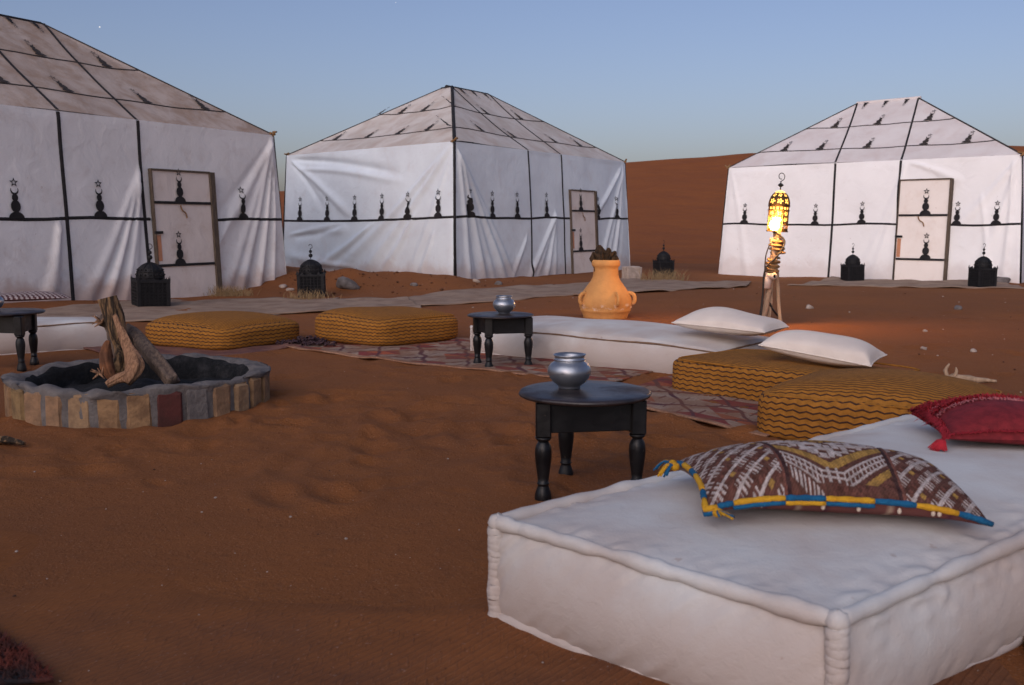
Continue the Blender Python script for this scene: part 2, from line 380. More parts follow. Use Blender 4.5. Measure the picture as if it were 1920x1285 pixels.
# ------------------------------------------------------------------ cloth faces
class Face:
    """a flat panel: origin O, unit e (along), unit up, outward normal n; s and t in metres; left/right bounds vary with t"""
    def __init__(s, O, e, up, H, L0, L1, R0, R1, t0=0., seed=1, amp=.008, folds=(), hemfree=False, sag=0):
        s.O, s.e, s.up = Vector(O), Vector(e).normalized(), Vector(up).normalized(); s.n = s.e.cross(s.up).normalized()
        s.H, s.L0, s.L1, s.R0, s.R1, s.t0 = H, L0, L1, R0, R1, t0
        s.folds = list(folds); s.w = Wav(seed, 16, 1.0, 7.); s.amp = amp; s.hem = hemfree; s.sag = sag
    def lb(s, t): return s.L0+(s.L1-s.L0)*t/s.H
    def rb(s, t): return s.R0+(s.R1-s.R0)*t/s.H
    def disp(s, S, T):
        d = s.amp*s.w(S, T)+s.sag*np.sin(np.pi*np.clip(T/s.H, 0, 1))*np.sin(np.pi*np.clip((S-s.lb(T))/(s.rb(T)-s.lb(T)+1e-6), 0, 1))
        for (s0, t0, s1, t1, wd, a) in s.folds:
            ax, ay = s1-s0, t1-t0; L = math.hypot(ax, ay)
            q = ((S-s0)*ax+(T-t0)*ay)/L/L; dd = ((S-s0)*-ay+(T-t0)*ax)/L
            dd = dd-.06*np.sin(q*3.1)*L*.3
            ww = wd*(.35+.65*np.clip(q, 0, 1)); d = d+a*np.exp(-(dd/ww)**2)*sstep(q, -.08, .18)*(1-sstep(q, .9, 1.25))
        edge = np.minimum(np.minimum(S-s.lb(T), s.rb(T)-S), s.H-T)
        return d*sstep(edge, 0, .12)
    def pts(s, S, T, off=0.):
        S = np.asarray(S, float); T = np.asarray(T, float); d = s.disp(S, T)+off
        o = np.array(s.O)
        return o+S[..., None]*np.array(s.e)+T[..., None]*np.array(s.up)+d[..., None]*np.array(s.n)
    def hit(s, px, py):
        d = ray(px, py); o = Vector((0, 0, EYE)); k = (s.O-o).dot(s.n)/d.dot(s.n); p = o+d*k-s.O
        return p.dot(s.e), p.dot(s.up)
    def build(s, name, mat, parent, nu, nv):
        U, T = np.meshgrid(np.linspace(0, 1, nu), np.linspace(s.t0, s.H, nv), indexing='ij')
        S = s.lb(T)+(s.rb(T)-s.lb(T))*U
        return mesh(name, s.pts(S, T).reshape(-1, 3), gridfaces(nu, nv), mat, parent)
    def strip(s, name, mat, parent, path, width, off=.012, n=60):
        P = [Vector((*p, 0)) for p in path]; tot = sum((P[i+1]-P[i]).length for i in range(len(P)-1)); q = []
        for i in range(len(P)-1):
            k = max(2, int(n*(P[i+1]-P[i]).length/tot)); q += [P[i].lerp(P[i+1], j/k) for j in range(k)]
        q.append(P[-1]); S = []; T = []
        for i, p in enumerate(q):
            d = (q[min(i+1, len(q)-1)]-q[max(i-1, 0)]).normalized(); nn = Vector((-d.y, d.x, 0))*width/2
            for sg in (-1, -.33, .33, 1): S.append(p.x+nn.x*sg); T.append(p.y+nn.y*sg)
        V = s.pts(np.array(S), np.array(T), off); V = V.reshape(-1, 4, 3)
        V[:, 0] -= np.array(s.n)*off*.9; V[:, 3] -= np.array(s.n)*off*.9
        return mesh(name, V.reshape(-1, 3), gridfaces(len(q), 4)[:, ::-1], mat, parent)
def ell(cx, cy, rx, ry, a0=0, a1=360, n=20, rings=3):
    V = [(cx, cy)]; F = []
    full = abs(a1-a0) >= 360; m = n if full else n+1
    for r in range(1, rings+1):
        for k in range(m):
            q = R(a0+(a1-a0)*k/n); V.append((cx+rx*r/rings*math.cos(q), cy+ry*r/rings*math.sin(q)))
    for k in range(n):
        k2 = (k+1) % m
        F.append([0, 1+k, 1+k2])
        for r in range(rings-1): F.append([1+r*m+k, 1+(r+1)*m+k, 1+(r+1)*m+k2, 1+r*m+k2])
    return V, F
def motif_shape():
    V = []; F = []
    def add(v, f):
        b = len(V); V.extend(v); F.extend([[i+b for i in q] for q in f])
    add(*ell(0, 0, .215, .17, 0, 180, 14)); add(*ell(0, .30, .135, .155)); add(*ell(0, .515, .085, .095, n=16, rings=2))
    n = 16; v = []                                       # crescent opening upward
    for k in range(n+1):
        q = R(150+240*k/n); v.append((.112*math.cos(q), .69+.108*math.sin(q))); 
        q2 = R(155+230*k/n); v.append((.088*math.cos(q2), .712+.082*math.sin(q2)))
    add(v, [[2*k, 2*k+2, 2*k+3, 2*k+1] for k in range(n)])
    v = []                                               # hollow five-pointed star
    for k in range(10):
        q = R(90+36*k); ro = .125 if k % 2 == 0 else .052
        v.append((ro*math.cos(q), .885+ro*math.sin(q))); v.append((ro*.5*math.cos(q), .885+ro*.5*math.sin(q)))
    add(v, [[2*k, (2*k+2) % 20, (2*k+3) % 20, 2*k+1] for k in range(10)])
    return np.array(V), F
MOV, MOF = motif_shape()
def motif(face, s0, t0, h, parent, mat=MBLK, flip=False, wd=1.0, off=.02, lean=0):
    sg = -1 if flip else 1
    return mesh('finial_motif', face.pts(s0+MOV[:, 0]*h*wd+lean*MOV[:, 1]*h, t0+sg*MOV[:, 1]*h, off), MOF, mat, parent)

def make_tent(label, A, B, He, Wv, Hr, s1, s2, wallm, roofm, doorm, band_z, folds_f=(), folds_l=(), folds_r=(), group='white canvas tents', seed=1, fl=.12, rh=.12, roofsag=.05, rdepth=2.4, rskew=0.):
    A, B, Wv = Vector(A), Vector(B), Vector(Wv)
    A.z = B.z = Wv.z = 0
    T = {}; root = empty('canvas_tent', ((A+B)/2+Wv/2), 0, label, 'tent', group)
    ctr = root.location.copy(); A = A-ctr; B = B-ctr
    e = (B-A).normalized(); L = (B-A).length; up = Vector((0, 0, 1)); D = Wv.length; wv = Wv.normalized()
    nf = e.cross(up).normalized(); nl = (-wv).cross(up)  # outward of front; left side runs C->A
    C = A+Wv; Dd = B+Wv
    def local(f): f.O0 = f.O.copy(); return f
    def wall(P, Q, folds, sd, amp=.010):
        ee = (Q-P).normalized(); nn = ee.cross(up).normalized(); ln = (Q-P).length
        O = P+nn*fl; top = P+up*He; u = (top-O)
        return Face(O, ee, u, u.length, -fl, 0, ln+fl, ln, -.45, sd, amp, folds)
    fw = wall(A, B, folds_f, seed); lw = wall(C, A, folds_l, seed+1); rw = wall(B, Dd, folds_r, seed+2); bw = wall(Dd, C, (), seed+3)
    # ridge, parallel to the front
    wperp = -wv.dot(nf)
    rm = -nf*rdepth+e*rskew; r1 = A+e*s1+rm+up*Hr; r2 = A+e*s2+rm+up*Hr
    def slope(P, Q, a, b, sd, amp=.009):
        """eave P->Q at He, top edge a->b"""
        P = P+up*He; Q = Q+up*He; ee = (Q-P).normalized(); ln = (Q-P).length
        la = (a-P).dot(ee); lb_ = (b-P).dot(ee); u = (a-P)-ee*la
        return Face(P, ee, u, u.length, 0, la, ln, lb_, 0, sd, amp, (), sag=-roofsag)
    hw = wv*rh
    fs = slope(A, B, r1-hw, r2-hw, seed+5); bs = slope(Dd, C, r2+hw, r1+hw, seed+6)
    ls = slope(C, A, r1+hw, r1-hw, seed+7); rs = slope(B, Dd, r2-hw, r2+hw, seed+8)
    for f in (fw, lw, rw, bw, fs, bs, ls, rs): f.O = f.O+ctr          # world space for camera hits
    T.update(fw=fw, lw=lw, rw=rw, bw=bw, fs=fs, bs=bs, ls=ls, rs=rs, root=root, ctr=ctr)
    for f in (fw, lw, rw, bw, fs, bs, ls, rs):
        f.shift = ctr
    return T, dict(L=L, s1=s1, s2=s2, He=He, r1=r1+ctr, r2=r2+ctr, hw=hw, e=e, wv=wv, A=A+ctr, B=B+ctr, C=C+ctr, D=Dd+ctr)
def localise(o, root):
    """geometry written in world coordinates, parented to a root standing elsewhere"""
    o.parent = root; o.location = -root.location
    return o
def px2s(face, pxs, py): return [face.hit(x, py)[0] for x in pxs]

def dress_tent(T, G, wallm, roofm, doorm, band, wall_motifs, door_px, roof_rows, seams, mh=.52, side=None, side_motifs=(), side_rows=(), bandw=.045, seamw=.06, seams_wall=True, door_bands=(), door_motifs=(), doorpost=.07, rmh=.74, ridgemat=None, res=(230, 110)):
    root = T['root']; loc = []
    def add(o): loc.append(o); return o
    fw, fs = T['fw'], T['fs']
    walls = {}
    for k, nm, lb in (('fw', 'wall', 'door-side wall'), ('lw', 'wall', 'left end wall'), ('rw', 'wall', 'right end wall'), ('bw', 'wall', None)):
        vis = k == 'fw' or k == side
        o = T[k].build(nm, wallm, None, *(res if vis else (40, 30))); add(o)
        if lb: o['label'] = lb
        walls[k] = o
    slopes = {}
    for k in ('fs', 'ls', 'rs', 'bs'):
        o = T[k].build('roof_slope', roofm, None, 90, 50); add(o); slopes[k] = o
    # ridge cap
    r1, r2, hw = G['r1'], G['r2'], G['hw']; m = MBd(); up = Vector((0, 0, 1))
    a = [r1-hw*1.1-G['e']*.03, r2-hw*1.1+G['e']*.03, r2+hw*1.1+G['e']*.03, r1+hw*1.1-G['e']*.03]
    m.add([list(p+up*.015) for p in a]+[list(p-up*.05) for p in a], [[0, 1, 2, 3], [4, 5, 1, 0], [5, 6, 2, 1], [6, 7, 3, 2], [7, 4, 0, 3]])
    v, f = tube_g([(a[0]+a[3])/2+up*.01, (a[1]+a[2])/2+up*.01], .045, 8); m.add(v, f)
    add(m.build('ridge_cap', ridgemat or MBLK, None, False))
    subs = []
    def sub(o, par): subs.append((o, par))
    # horizontal band on door side, broken at the door
    if door_px[1] == 0: d0, dt, d1 = 4.8, 1.95, 5.7
    else: (d0, dt), (d1, _) = fw.hit(door_px[0], door_px[2]), fw.hit(door_px[1], door_px[3])
    Lw = fw.rb(band)
    wob = lambda s: band+.012*math.sin(s*1.9+1)+.008*math.sin(s*4.3)
    for a0, a1 in ((fw.lb(band), d0-.03), (d1+.02, Lw)):
        if a1-a0 > .1:
            ks = np.linspace(a0, a1, 14); sub(fw.strip('band', MBLK, None, [(k, wob(k)) for k in ks], bandw, .014, 120), 'fw')
    for s in wall_motifs: sub(motif(fw, s, wob(s)+.01, mh, None), 'fw')
    # seams: wall tapes and roof tapes from the ridge ends
    for s in seams:
        sub(fw.strip('seam_tape', MBLK, None, [(s, -.4), (s+.01, fw.H*.5), (s, fw.H-.01)], seamw, .016, 90), 'fw')
        sr = s+(fs.L1-G['s1']); sub(fs.strip('seam_tape', MBLK, None, [(s, .01), (sr, fs.H-.02)], seamw*.85, .014, 60), 'fs')
    for (t, ms) in roof_rows:
        l, r = fs.lb(t)+.02, fs.rb(t)-.02
        sub(fs.strip('band', MBRN, None, [(l+(r-l)*k/12, t+.012*math.sin(k*1.7)) for k in range(13)], .03, .012, 80), 'fs')
        for s in ms: sub(motif(fs, s, t+.01, mh*rmh, None, MBRN), 'fs')
    n3 = 3
    for i in range(n3):
        s = seams[0]+(seams[1]-seams[0])*(i+.5)/n3+(fs.L1-G['s1'])
        sub(motif(fs, s, fs.H-.03, mh*.6, None, MBLK, True), 'fs')
    # hips
    for k, (p, q) in enumerate(((G['A']+up*G['He'], r1-hw), (G['B']+up*G['He'], r2-hw), (G['C']+up*G['He'], r1+hw), (G['D']+up*G['He'], r2+hw))):
        big = side == 'lw' and k == 0; v, f = tube_g([p.lerp(q, j/10)+up*.0 for j in range(11)], .034 if big else .017, 6); add(mesh('hip_piping', v, f, MBLK if big else MBRN))
    for P, nn in ((G['A'], 1), (G['B'], 1), (G['C'], 1), (G['D'], 1)):
        out = (P-(G['A']+G['D'])/2).normalized()*.17
        v, f = tube_g([P+out+up*-.3, P+out*.55+up*1.2, P+up*(G['He']-.02)], .026 if side == 'lw' and P is G['A'] else .012, 6); add(mesh('corner_cord', v, f, MBLK))
        v, f = tube_g([P+up*(G['He']+.02)+Vector((random.uniform(-.07, .07), random.uniform(-.07, .07), random.uniform(-.05, .05))) for _ in range(6)], .018, 6)
        add(mesh('rope_knot', v, f, MROPE))
    if side:
        sf = T[side]; rf = T['ls' if side == 'lw' else 'rs']; rk = 'ls' if side == 'lw' else 'rs'
        a0, a1 = sf.lb(band), sf.rb(band)
        wob2 = lambda s: band-.05+.035*math.sin((s-a0)/(a1-a0)*math.pi*1.0+3.14)+.06*(s-a0)/(a1-a0)
        sub(sf.strip('band', MBLK, None, [(a0+(a1-a0)*k/14, wob2(a0+(a1-a0)*k/14)) for k in range(15)], bandw, .014, 120), side)
        for s in side_motifs: sub(motif(sf, s, wob2(s)+.01, mh, None), side)
        for (t, ms) in side_rows:
            l, r = rf.lb(t)+.02, rf.rb(t)-.02
            sub(rf.strip('band', MBRN, None, [(l+(r-l)*k/12, t+.012*math.sin(k*1.7)) for k in range(13)], .03, .012, 80), rk)
            for s in ms: sub(motif(rf, s, t+.01, mh*rmh, None, MBRN), rk)
    # door
    dpl = Face(fw.O+fw.n*.05, fw.e, fw.up, fw.H, d0, d0, d1, d1, -.3, 5, .002)
    dH = dt; dv = MBd(); th = .03
    S, Tt = np.meshgrid(np.linspace(d0, d1, 12), np.linspace(-.3, dH, 24), indexing='ij')
    fr = dpl.pts(S, Tt); v = fr.reshape(-1, 3); F = gridfaces(12, 24).tolist(); bk = v-np.array(fw.n)*th; dv.add(v, F)
    rim = [i*24 for i in range(12)]+[11*24+j for j in range(1, 24)]+[i*24+23 for i in range(10, -1, -1)]+[j for j in range(22, 0, -1)]
    nr = len(rim); dv.add(np.vstack([v[rim], bk[rim]]), [[i, (i+1) % nr, nr+(i+1) % nr, nr+i] for i in range(nr)])
    door = dv.build('door', doorm, None, False); add(door)
    def bar(sa, sb, ta, tb, o0, o1, name, mat, par=door, lbl=None):
        P = lambda s, t, o: list(fw.O+fw.e*s+fw.up*t+fw.n*o)
        vs_ = [P(sa, ta, o0), P(sb, ta, o0), P(sb, tb, o0), P(sa, tb, o0), P(sa, ta, o1), P(sb, ta, o1), P(sb, tb, o1), P(sa, tb, o1)]
        o = mesh(name, vs_, [[0, 3, 2, 1], [4, 5, 6, 7], [0, 1, 5, 4], [1, 2, 6, 5], [2, 3, 7, 6], [3, 0, 4, 7]], mat, None, False)
        if lbl: o['label'] = lbl
        subs.append((o, par)); return o
    bar(d1+.003, d1+doorpost, -.3, dH+.02, .0, .085, 'door_post', MPOST)
    bar(d0-.016, d0-.003, -.3, dH+.02, .0, .07, 'door_post', MPOST)
    bar(d0-.02, d1+.01, dH+.003, dH+.028, .0, .075, 'lintel', MPOST)
    for t in door_bands:
        tt = fw.hit((door_px[0]+door_px[1])/2, t)[1]; bar(d0+.01, d1-.01, tt-.02, tt+.02, .055, .066, 'band', MBLK)
        if len(door_motifs): motif_o = motif(dpl, fw.hit(door_motifs[0], t)[0], tt+.015, .50, None, off=.018); subs.append((motif_o, door))
    zd = [fw.hit(door_px[0], t)[1] for t in door_bands] or [1.45, .55]
    lt = zd[0]+(zd[1]-zd[0])*.48
    bar(d0-.03, d0+.11, lt-.02, lt+.02, .056, .085, 'latch', MIRON)
    bar(d0+.012, d0+.085, zd[1]+.05, lt-.04, .054, .058, 'bare_plank', MSALM)
    c = fw.O+fw.e*((d0+d1)/2-.08)+fw.n*.08+fw.up*(zd[0]-.03)
    v, f = tube_g(smooth_path([c, c+fw.e*.03-up*.07, c+fw.e*.10-up*.12, c+fw.e*.12-up*.19]), .011, 6); subs.append((mesh('pull_cord', v, f, MROPE), door))
    for o in loc: localise(o, root)
    for o, par in subs:
        p = par if not isinstance(par, str) else (walls.get(par) or slopes.get(par))
        o.parent = p; o.location = (0, 0, 0)
    return T

# ---- left tent
He = 2.6
B = onz(513, 254, He); S2 = onz(258, 225, He); S1 = onz(108, 208, He); e = (B-S1); e.z = 0; e.normalize()
A = B-e*7.2; n_in = Vector((-e.y, e.x, 0))
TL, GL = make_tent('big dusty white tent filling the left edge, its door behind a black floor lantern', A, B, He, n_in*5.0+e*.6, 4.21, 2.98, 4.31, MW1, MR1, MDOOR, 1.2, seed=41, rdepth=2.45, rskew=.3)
f = TL['fw']
def fold(face, x0, y0, x1, y1, wd, a):
    s0, t0 = face.hit(x0, y0); s1, t1 = face.hit(x1, y1); return (s0, t0, s1, t1, wd, a)
f.folds = [fold(f, 508, 262, x, 545, wd, a) for x, wd, a in ((425, .10, .03), (450, .09, .05), (468, .07, -.035), (482, .07, .07), (497, .05, -.03), (508, .06, .07))]
f.folds += [fold(f, 512, 258, 400, 470, .12, .035), fold(f, 510, 258, 412, 400, .09, -.02)]
f.folds += [fold(f, 262, 322, x, 552, wd, a) for x, wd, a in ((170, .10, .035), (190, .07, -.03), (205, .08, .06), (220, .05, -.03), (236, .07, .05), (250, .05, .03))]
f.folds += [fold(f, 110, 410, x, 552, wd, a) for x, wd, a in ((88, .06, .03), (98, .05, .035), (106, .04, .02))]
f.folds += [fold(f, 405, 470, x, 400, .05, .02) for x in (420, 436)]
sx = lambda fc, l, y: [fc.hit(x, y)[0] for x in l]
fs = TL['fs']
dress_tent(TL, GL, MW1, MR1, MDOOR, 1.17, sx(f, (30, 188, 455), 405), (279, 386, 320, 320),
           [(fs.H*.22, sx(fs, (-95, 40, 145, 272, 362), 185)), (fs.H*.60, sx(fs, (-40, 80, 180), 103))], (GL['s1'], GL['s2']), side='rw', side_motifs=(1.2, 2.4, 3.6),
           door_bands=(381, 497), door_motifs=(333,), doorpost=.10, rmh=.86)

# ---- middle tent
He = 2.6
A = onz(852, 265, He); B = onz(1172, 304, He); C = onz(537, 292, He); S1 = onz(990, 286, He); S2 = onz(1052, 293, He)
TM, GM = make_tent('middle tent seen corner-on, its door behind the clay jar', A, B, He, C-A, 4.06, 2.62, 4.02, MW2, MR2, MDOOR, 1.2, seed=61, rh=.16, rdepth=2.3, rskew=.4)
f = TM['fw']
f.folds = [fold(f, 858, 285, x, 515, wd, a) for x, wd, a in ((880, .08, .05), (896, .07, -.03), (908, .09, .06), (925, .08, .03), (945, .09, .05), (962, .07, .03))]
f.folds += [fold(f, 1040, 400, x, 512, .08, a) for x, a in ((998, .05), (1010, .03), (1026, .05), (1040, .03))]
f.folds += [fold(f, 1168, 315, x, 510, .09, a) for x, a in ((1120, .05), (1134, .03), (1146, .06), (1158, -.03))]
f.folds += [fold(f, 1166, 312, 1118, 400, .08, .04), fold(f, 1164, 318, 1128, 380, .06, .03), fold(f, 988, 440, 965, 512, .07, .04)]
g = TM['lw']
g.folds = [fold(g, 541, 300, 645, 392, .10, .05), fold(g, 540, 298, 600, 380, .08, -.03), fold(g, 548, 300, 720, 322, .10, -.06), fold(g, 560, 318, 730, 335, .09, .04),
           fold(g, 845, 275, 690, 500, .12, .05), fold(g, 835, 285, 650, 490, .12, .05), fold(g, 700, 420, 610, 492, .11, .07), fold(g, 640, 425, 560, 440, .12, -.06),
           fold(g, 545, 440, 640, 430, .11, .06), fold(g, 780, 400, 720, 505, .10, .05), fold(g, 815, 430, 790, 508, .08, .035), fold(g, 660, 500, 548, 480, .12, .05), fold(g, 842, 300, 770, 508, .10, .03)]
fs = TM['fs']; ls = TM['ls']
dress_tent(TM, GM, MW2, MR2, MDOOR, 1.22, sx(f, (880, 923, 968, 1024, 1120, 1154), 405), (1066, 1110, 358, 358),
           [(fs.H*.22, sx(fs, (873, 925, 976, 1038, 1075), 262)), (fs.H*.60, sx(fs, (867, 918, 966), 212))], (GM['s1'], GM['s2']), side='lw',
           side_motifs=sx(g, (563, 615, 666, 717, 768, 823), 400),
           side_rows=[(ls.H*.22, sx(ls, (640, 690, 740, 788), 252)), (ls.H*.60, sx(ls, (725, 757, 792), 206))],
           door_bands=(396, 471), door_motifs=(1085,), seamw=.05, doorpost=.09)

# ---- right tent
He = 2.35
A = onz(1366, 315, He); B = onz(1917, 290, He); S1 = onz(1567, 304, He); S2 = onz(1690, 298, He); e = B-A; e.z = 0; e.normalize(); n_in = Vector((-e.y, e.x, 0))
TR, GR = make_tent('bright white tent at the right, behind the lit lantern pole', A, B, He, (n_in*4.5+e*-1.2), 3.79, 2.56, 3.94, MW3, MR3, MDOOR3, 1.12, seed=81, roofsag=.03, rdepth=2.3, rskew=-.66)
f = TR['fw']
f.folds = [fold(f, 1912, 296, 1800, 420, .10, .03), fold(f, 1910, 296, 1830, 520, .10, .03), fold(f, 1700, 300, 1640, 500, .10, .03), fold(f, 1900, 300, 1880, 520, .07, .04), fold(f, 1690, 330, 1610, 515, .10, .02),
           fold(f, 1372, 320, 1400, 515, .10, .02), fold(f, 1700, 302, 1790, 335, .08, .03), fold(f, 1840, 360, 1850, 520, .07, .025)]
fs = TR['fs']
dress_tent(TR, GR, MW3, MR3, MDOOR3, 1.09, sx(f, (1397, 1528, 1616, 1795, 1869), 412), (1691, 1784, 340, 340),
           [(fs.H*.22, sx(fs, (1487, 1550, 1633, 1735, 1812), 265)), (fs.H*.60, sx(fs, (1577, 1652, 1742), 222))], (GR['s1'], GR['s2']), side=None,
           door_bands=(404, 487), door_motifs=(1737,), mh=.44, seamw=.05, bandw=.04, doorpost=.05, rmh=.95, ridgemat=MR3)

# unseen fourth tent, added behind the viewpoint on the left to dim the foreground
TB, GB = make_tent('unseen dusty white canvas tent added behind the viewpoint to dim the foreground', (-3.0, -3.6, 0), (-10.0, -2.4, 0), 2.6, (-.8, -5.0, 0), 4.2, 2.7, 4.1, MW1, MR1, MDOOR, 1.2, seed=101)
dress_tent(TB, GB, MW1, MR1, MDOOR, 1.2, (.8, 2.0, 3.4), (0, 0, 0, 0), [], (2.7, 4.1), res=(60, 40))

# ------------------------------------------------------------------ cushions
def cube_pts(n):
    g = np.linspace(-1, 1, n+1); V = []; F = []; ax = []; b = 0
    for a in range(3):
        for sg in (-1, 1):
            U, W = np.meshgrid(g, g, indexing='ij'); P = np.zeros((n+1, n+1, 3)); P[..., a] = sg
            P[..., (a+1) % 3] = U; P[..., (a+2) % 3] = W
            f = gridfaces(n+1, n+1)
            if sg < 0: f = f[:, ::-1]
            V.append(P.reshape(-1, 3)); F.append(f+b); b += (n+1)**2; ax += [a]*len(f)
    V = np.vstack(V); F = np.vstack(F)
    k = np.round(V*1e5).astype(np.int64); _, idx, inv = np.unique(k, axis=0, return_index=True, return_inverse=True)
    return V[idx], inv.reshape(-1)[F], np.array(ax)
CP = {}
def cube(n):
    if n not in CP: CP[n] = cube_pts(n)
    return CP[n]
def box_uv(V, F, ax, dims):
    D = V*np.array(dims)/2; P = D[F]                           # faces x 4 x 3
    uv = np.zeros(P.shape[:2]+(2,))
    for a, (i, j) in {0: (1, 2), 1: (0, 2), 2: (1, 0)}.items():
        m = ax == a; uv[m, :, 0] = P[m][:, :, i]; uv[m, :, 1] = P[m][:, :, j]
    return uv.reshape(-1, 2)
def spread(V, k=.75):
    """denser towards the edges"""
    return np.sign(V)*np.sin(np.abs(V)*math.pi/2)**k*.999999 if False else V
def pouf(label, ctr, dims, rz, puff=.07, seed=1, ex=5.0, tilt=(0, 0)):
    V, F, ax = cube(40); a = V.copy()
    r = (np.abs(a)**ex).sum(1)**(-1/ex); P = a*r[:, None]; d = np.array(dims)/2; P = P*d
    q = (1-a[:, 0]**2).clip(0)*(1-a[:, 1]**2).clip(0)
    up = (a[:, 2] > 0)*a[:, 2]
    P[:, 2] += puff*q**.6*np.where(a[:, 2] >= .999, 1, 0)
    wv_ = Wav(seed, 10, 2., 9.)
    P[:, 2] += .012*wv_(P[:, 0], P[:, 1])*up
    P[:, 0] += .012*wv_(P[:, 1]*1.3+3, P[:, 2]); P[:, 1] += .012*wv_(P[:, 0]*1.2, P[:, 2]+5)
    P[:, 2] += d[2]; P[:, 2] = np.maximum(P[:, 2], .004)
    root = empty('floor_cushion', (ctr[0], ctr[1], ztf(ctr[0], ctr[1])-.014), rz, label, 'floor cushion', 'ochre zigzag floor cushions')
    root.rotation_euler = (tilt[0], tilt[1], rz)
    o = mesh('cushion_cover', P, F, MZIG, root, uv=box_uv(V, F, ax, dims))
    pts = []
    for k in range(81):                                        # sewn seam running round the top edge
        t = k/80*8; s = t % 2-1; c = [(s, -1), (1, s), (-s, 1), (-1, -s)][int(t//2) % 4]
        x, y, z = c[0], c[1], .93; rr = (abs(x)**ex+abs(y)**ex+z**ex)**(-1/ex); pts.append((x*rr*d[0]*1.003, y*rr*d[1]*1.003, z*rr*d[2]*1.0+d[2]))
    v, ff = tube_g(pts[:-1], .006, 5, closed=True); mesh('seam', v, ff, MZIG, root, uv=np.zeros((len(ff)*4, 2)))
    return root
def mattress(label, ctr, dims, rz, puff, side, roll, seed, n=60, seamdark=True, waves=.012, knots=True, puck=.006, skew=0., wl=(14., 45.), rough=.012):
    V, F, ax = cube(n); d = np.array(dims)/2; wv_ = Wav(seed, 10, 1.5, 6.); wf = Wav(seed+9, 20, *wl)
    def deform(a):
        a = np.atleast_2d(a); P = a*d
        m2 = (1-a[:, 0]**2).clip(0)*(1-a[:, 1]**2).clip(0)
        top = (np.abs(a[:, 2]) >= .9999)
        P[:, 2] += np.where(top, np.sign(a[:, 2])*puff*m2**.42*(1+.12*wv_(P[:, 0], P[:, 1])), 0)
        for i, j in ((0, 1), (1, 0)):
            mm = np.abs(a[:, i]) >= .9999; bl = side*((1-a[:, j]**2).clip(0)**.35)*((1-a[:, 2]**2).clip(0)**.75)
            P[:, i] += np.where(mm, np.sign(a[:, i])*bl, 0)
            P[:, i] += np.sign(a[:, i])*rough*wv_(P[:, j]*2+7*i, P[:, 2])*(np.abs(a[:, i])**3)
        P[:, 2] += waves*wv_(P[:, 0]*1.3+2, P[:, 1]*1.3)*(a[:, 2]+1)/2
        # puckers along the seams
        e3 = np.sort((1-np.abs(a))*d, axis=1)[:, 1]
        pk = puck*np.exp(-e3/.05)*wf(P[:, 0]*1.0, P[:, 1]*1.0+P[:, 2])*(1-np.exp(-e3/.012))
        P[:, 2] += np.where(top, pk, 0)
        for i in (0, 1): P[:, i] += np.where(np.abs(a[:, i]) >= .9999, np.sign(a[:, i])*pk, 0)
        P[:, 0] += skew*P[:, 1]
        P[:, 2] = P[:, 2]+d[2]
        return P
    P = deform(V); P[:, 2] = np.maximum(P[:, 2], .006)
    root = empty('mattress', (ctr[0], ctr[1], ztf(ctr[0], ctr[1])-.014), rz, label, 'mattress')
    mesh('mattress_cover', P, F, MCOT, root)
    K = 120
    wr = Wav(seed+3, 14, 12., 70.)
    def edge(a, b, name='rolled_edge'):
        t = np.linspace(0, 1, K)[:, None]; q = np.array(a)*(1-t)+np.array(b)*t; E = deform(q)
        out = q/np.maximum(np.linalg.norm(q, axis=1)[:, None], 1e-6)
        fix = np.abs(q) >= .9999; dirv = np.sign(q)*fix; dirv = dirv/np.linalg.norm(dirv, axis=1)[:, None]
        E = E+dirv*roll*.45; E[:, 2] = np.maximum(E[:, 2], roll*.8)
        E = E+np.stack([wr(t[:, 0]*3+1, E[:, 2]), wr(t[:, 0]*3+5, E[:, 2]), wr(t[:, 0]*3+9, E[:, 2])], 1)*.0008; E[:, 2] = np.maximum(E[:, 2], roll*.8)
        rad = roll*(1+.13*wr(t[:, 0]*float(np.linalg.norm((np.array(b)-a)*d)), t[:, 0]*0+a[2]*3+a[0]))*(.75+.25*np.minimum(1, np.minimum(t[:, 0], 1-t[:, 0])*30))
        thin = roll < .016 and a[2] > 0 and b[2] > 0
        if thin: rad = rad*.45; name = 'top_seam'
        v, f = tube_g([Vector(x) for x in E], np.abs(rad).tolist(), 10); mesh(name, v, f, MSEAM if thin else MCOT, root)
    for z in (-1, 1):
        for a, b in (((-1, -1, z), (1, -1, z)), ((1, -1, z), (1, 1, z)), ((1, 1, z), (-1, 1, z)), ((-1, 1, z), (-1, -1, z))): edge(a, b)
    for x, y in ((-1, -1), (1, -1), (1, 1), (-1, 1)):
        edge((x, y, -1), (x, y, 1))
        if knots:
            for z in (-1, 1):
                E = deform(np.array([[x, y, z]], float))[0]; k = roll*1.25
                v, f = lathe_g([(0, -k), (k*.7, -k*.75), (k, 0), (k*.75, k*.7), (0, k*.95)], 10, c=(E[0]+x*roll*.3, E[1]+y*roll*.3, max(E[2], k)+z*roll*.2))
                v = v+np.random.RandomState(int(x*3+y*7+z*11+40)).randn(*v.shape)*.0008
                mesh('corner_knot', v, f, MCOT, root)
    root['deform'] = 0; del root['deform']
    return root, deform
def frame_from(c0, c1, depth_dir, depth):
    """centre and rotation of a rectangle with edge c0->c1 and going back along depth_dir"""
    c0, c1 = Vector((*c0, 0)), Vector((*c1, 0)); e = c1-c0; L = e.length; e.normalize(); n = Vector((-e.y, e.x, 0))
    if n.dot(depth_dir) < 0: n = -n
    c = (c0+c1)/2+n*depth/2; return (c.x, c.y), L, math.atan2(e.y, e.x)

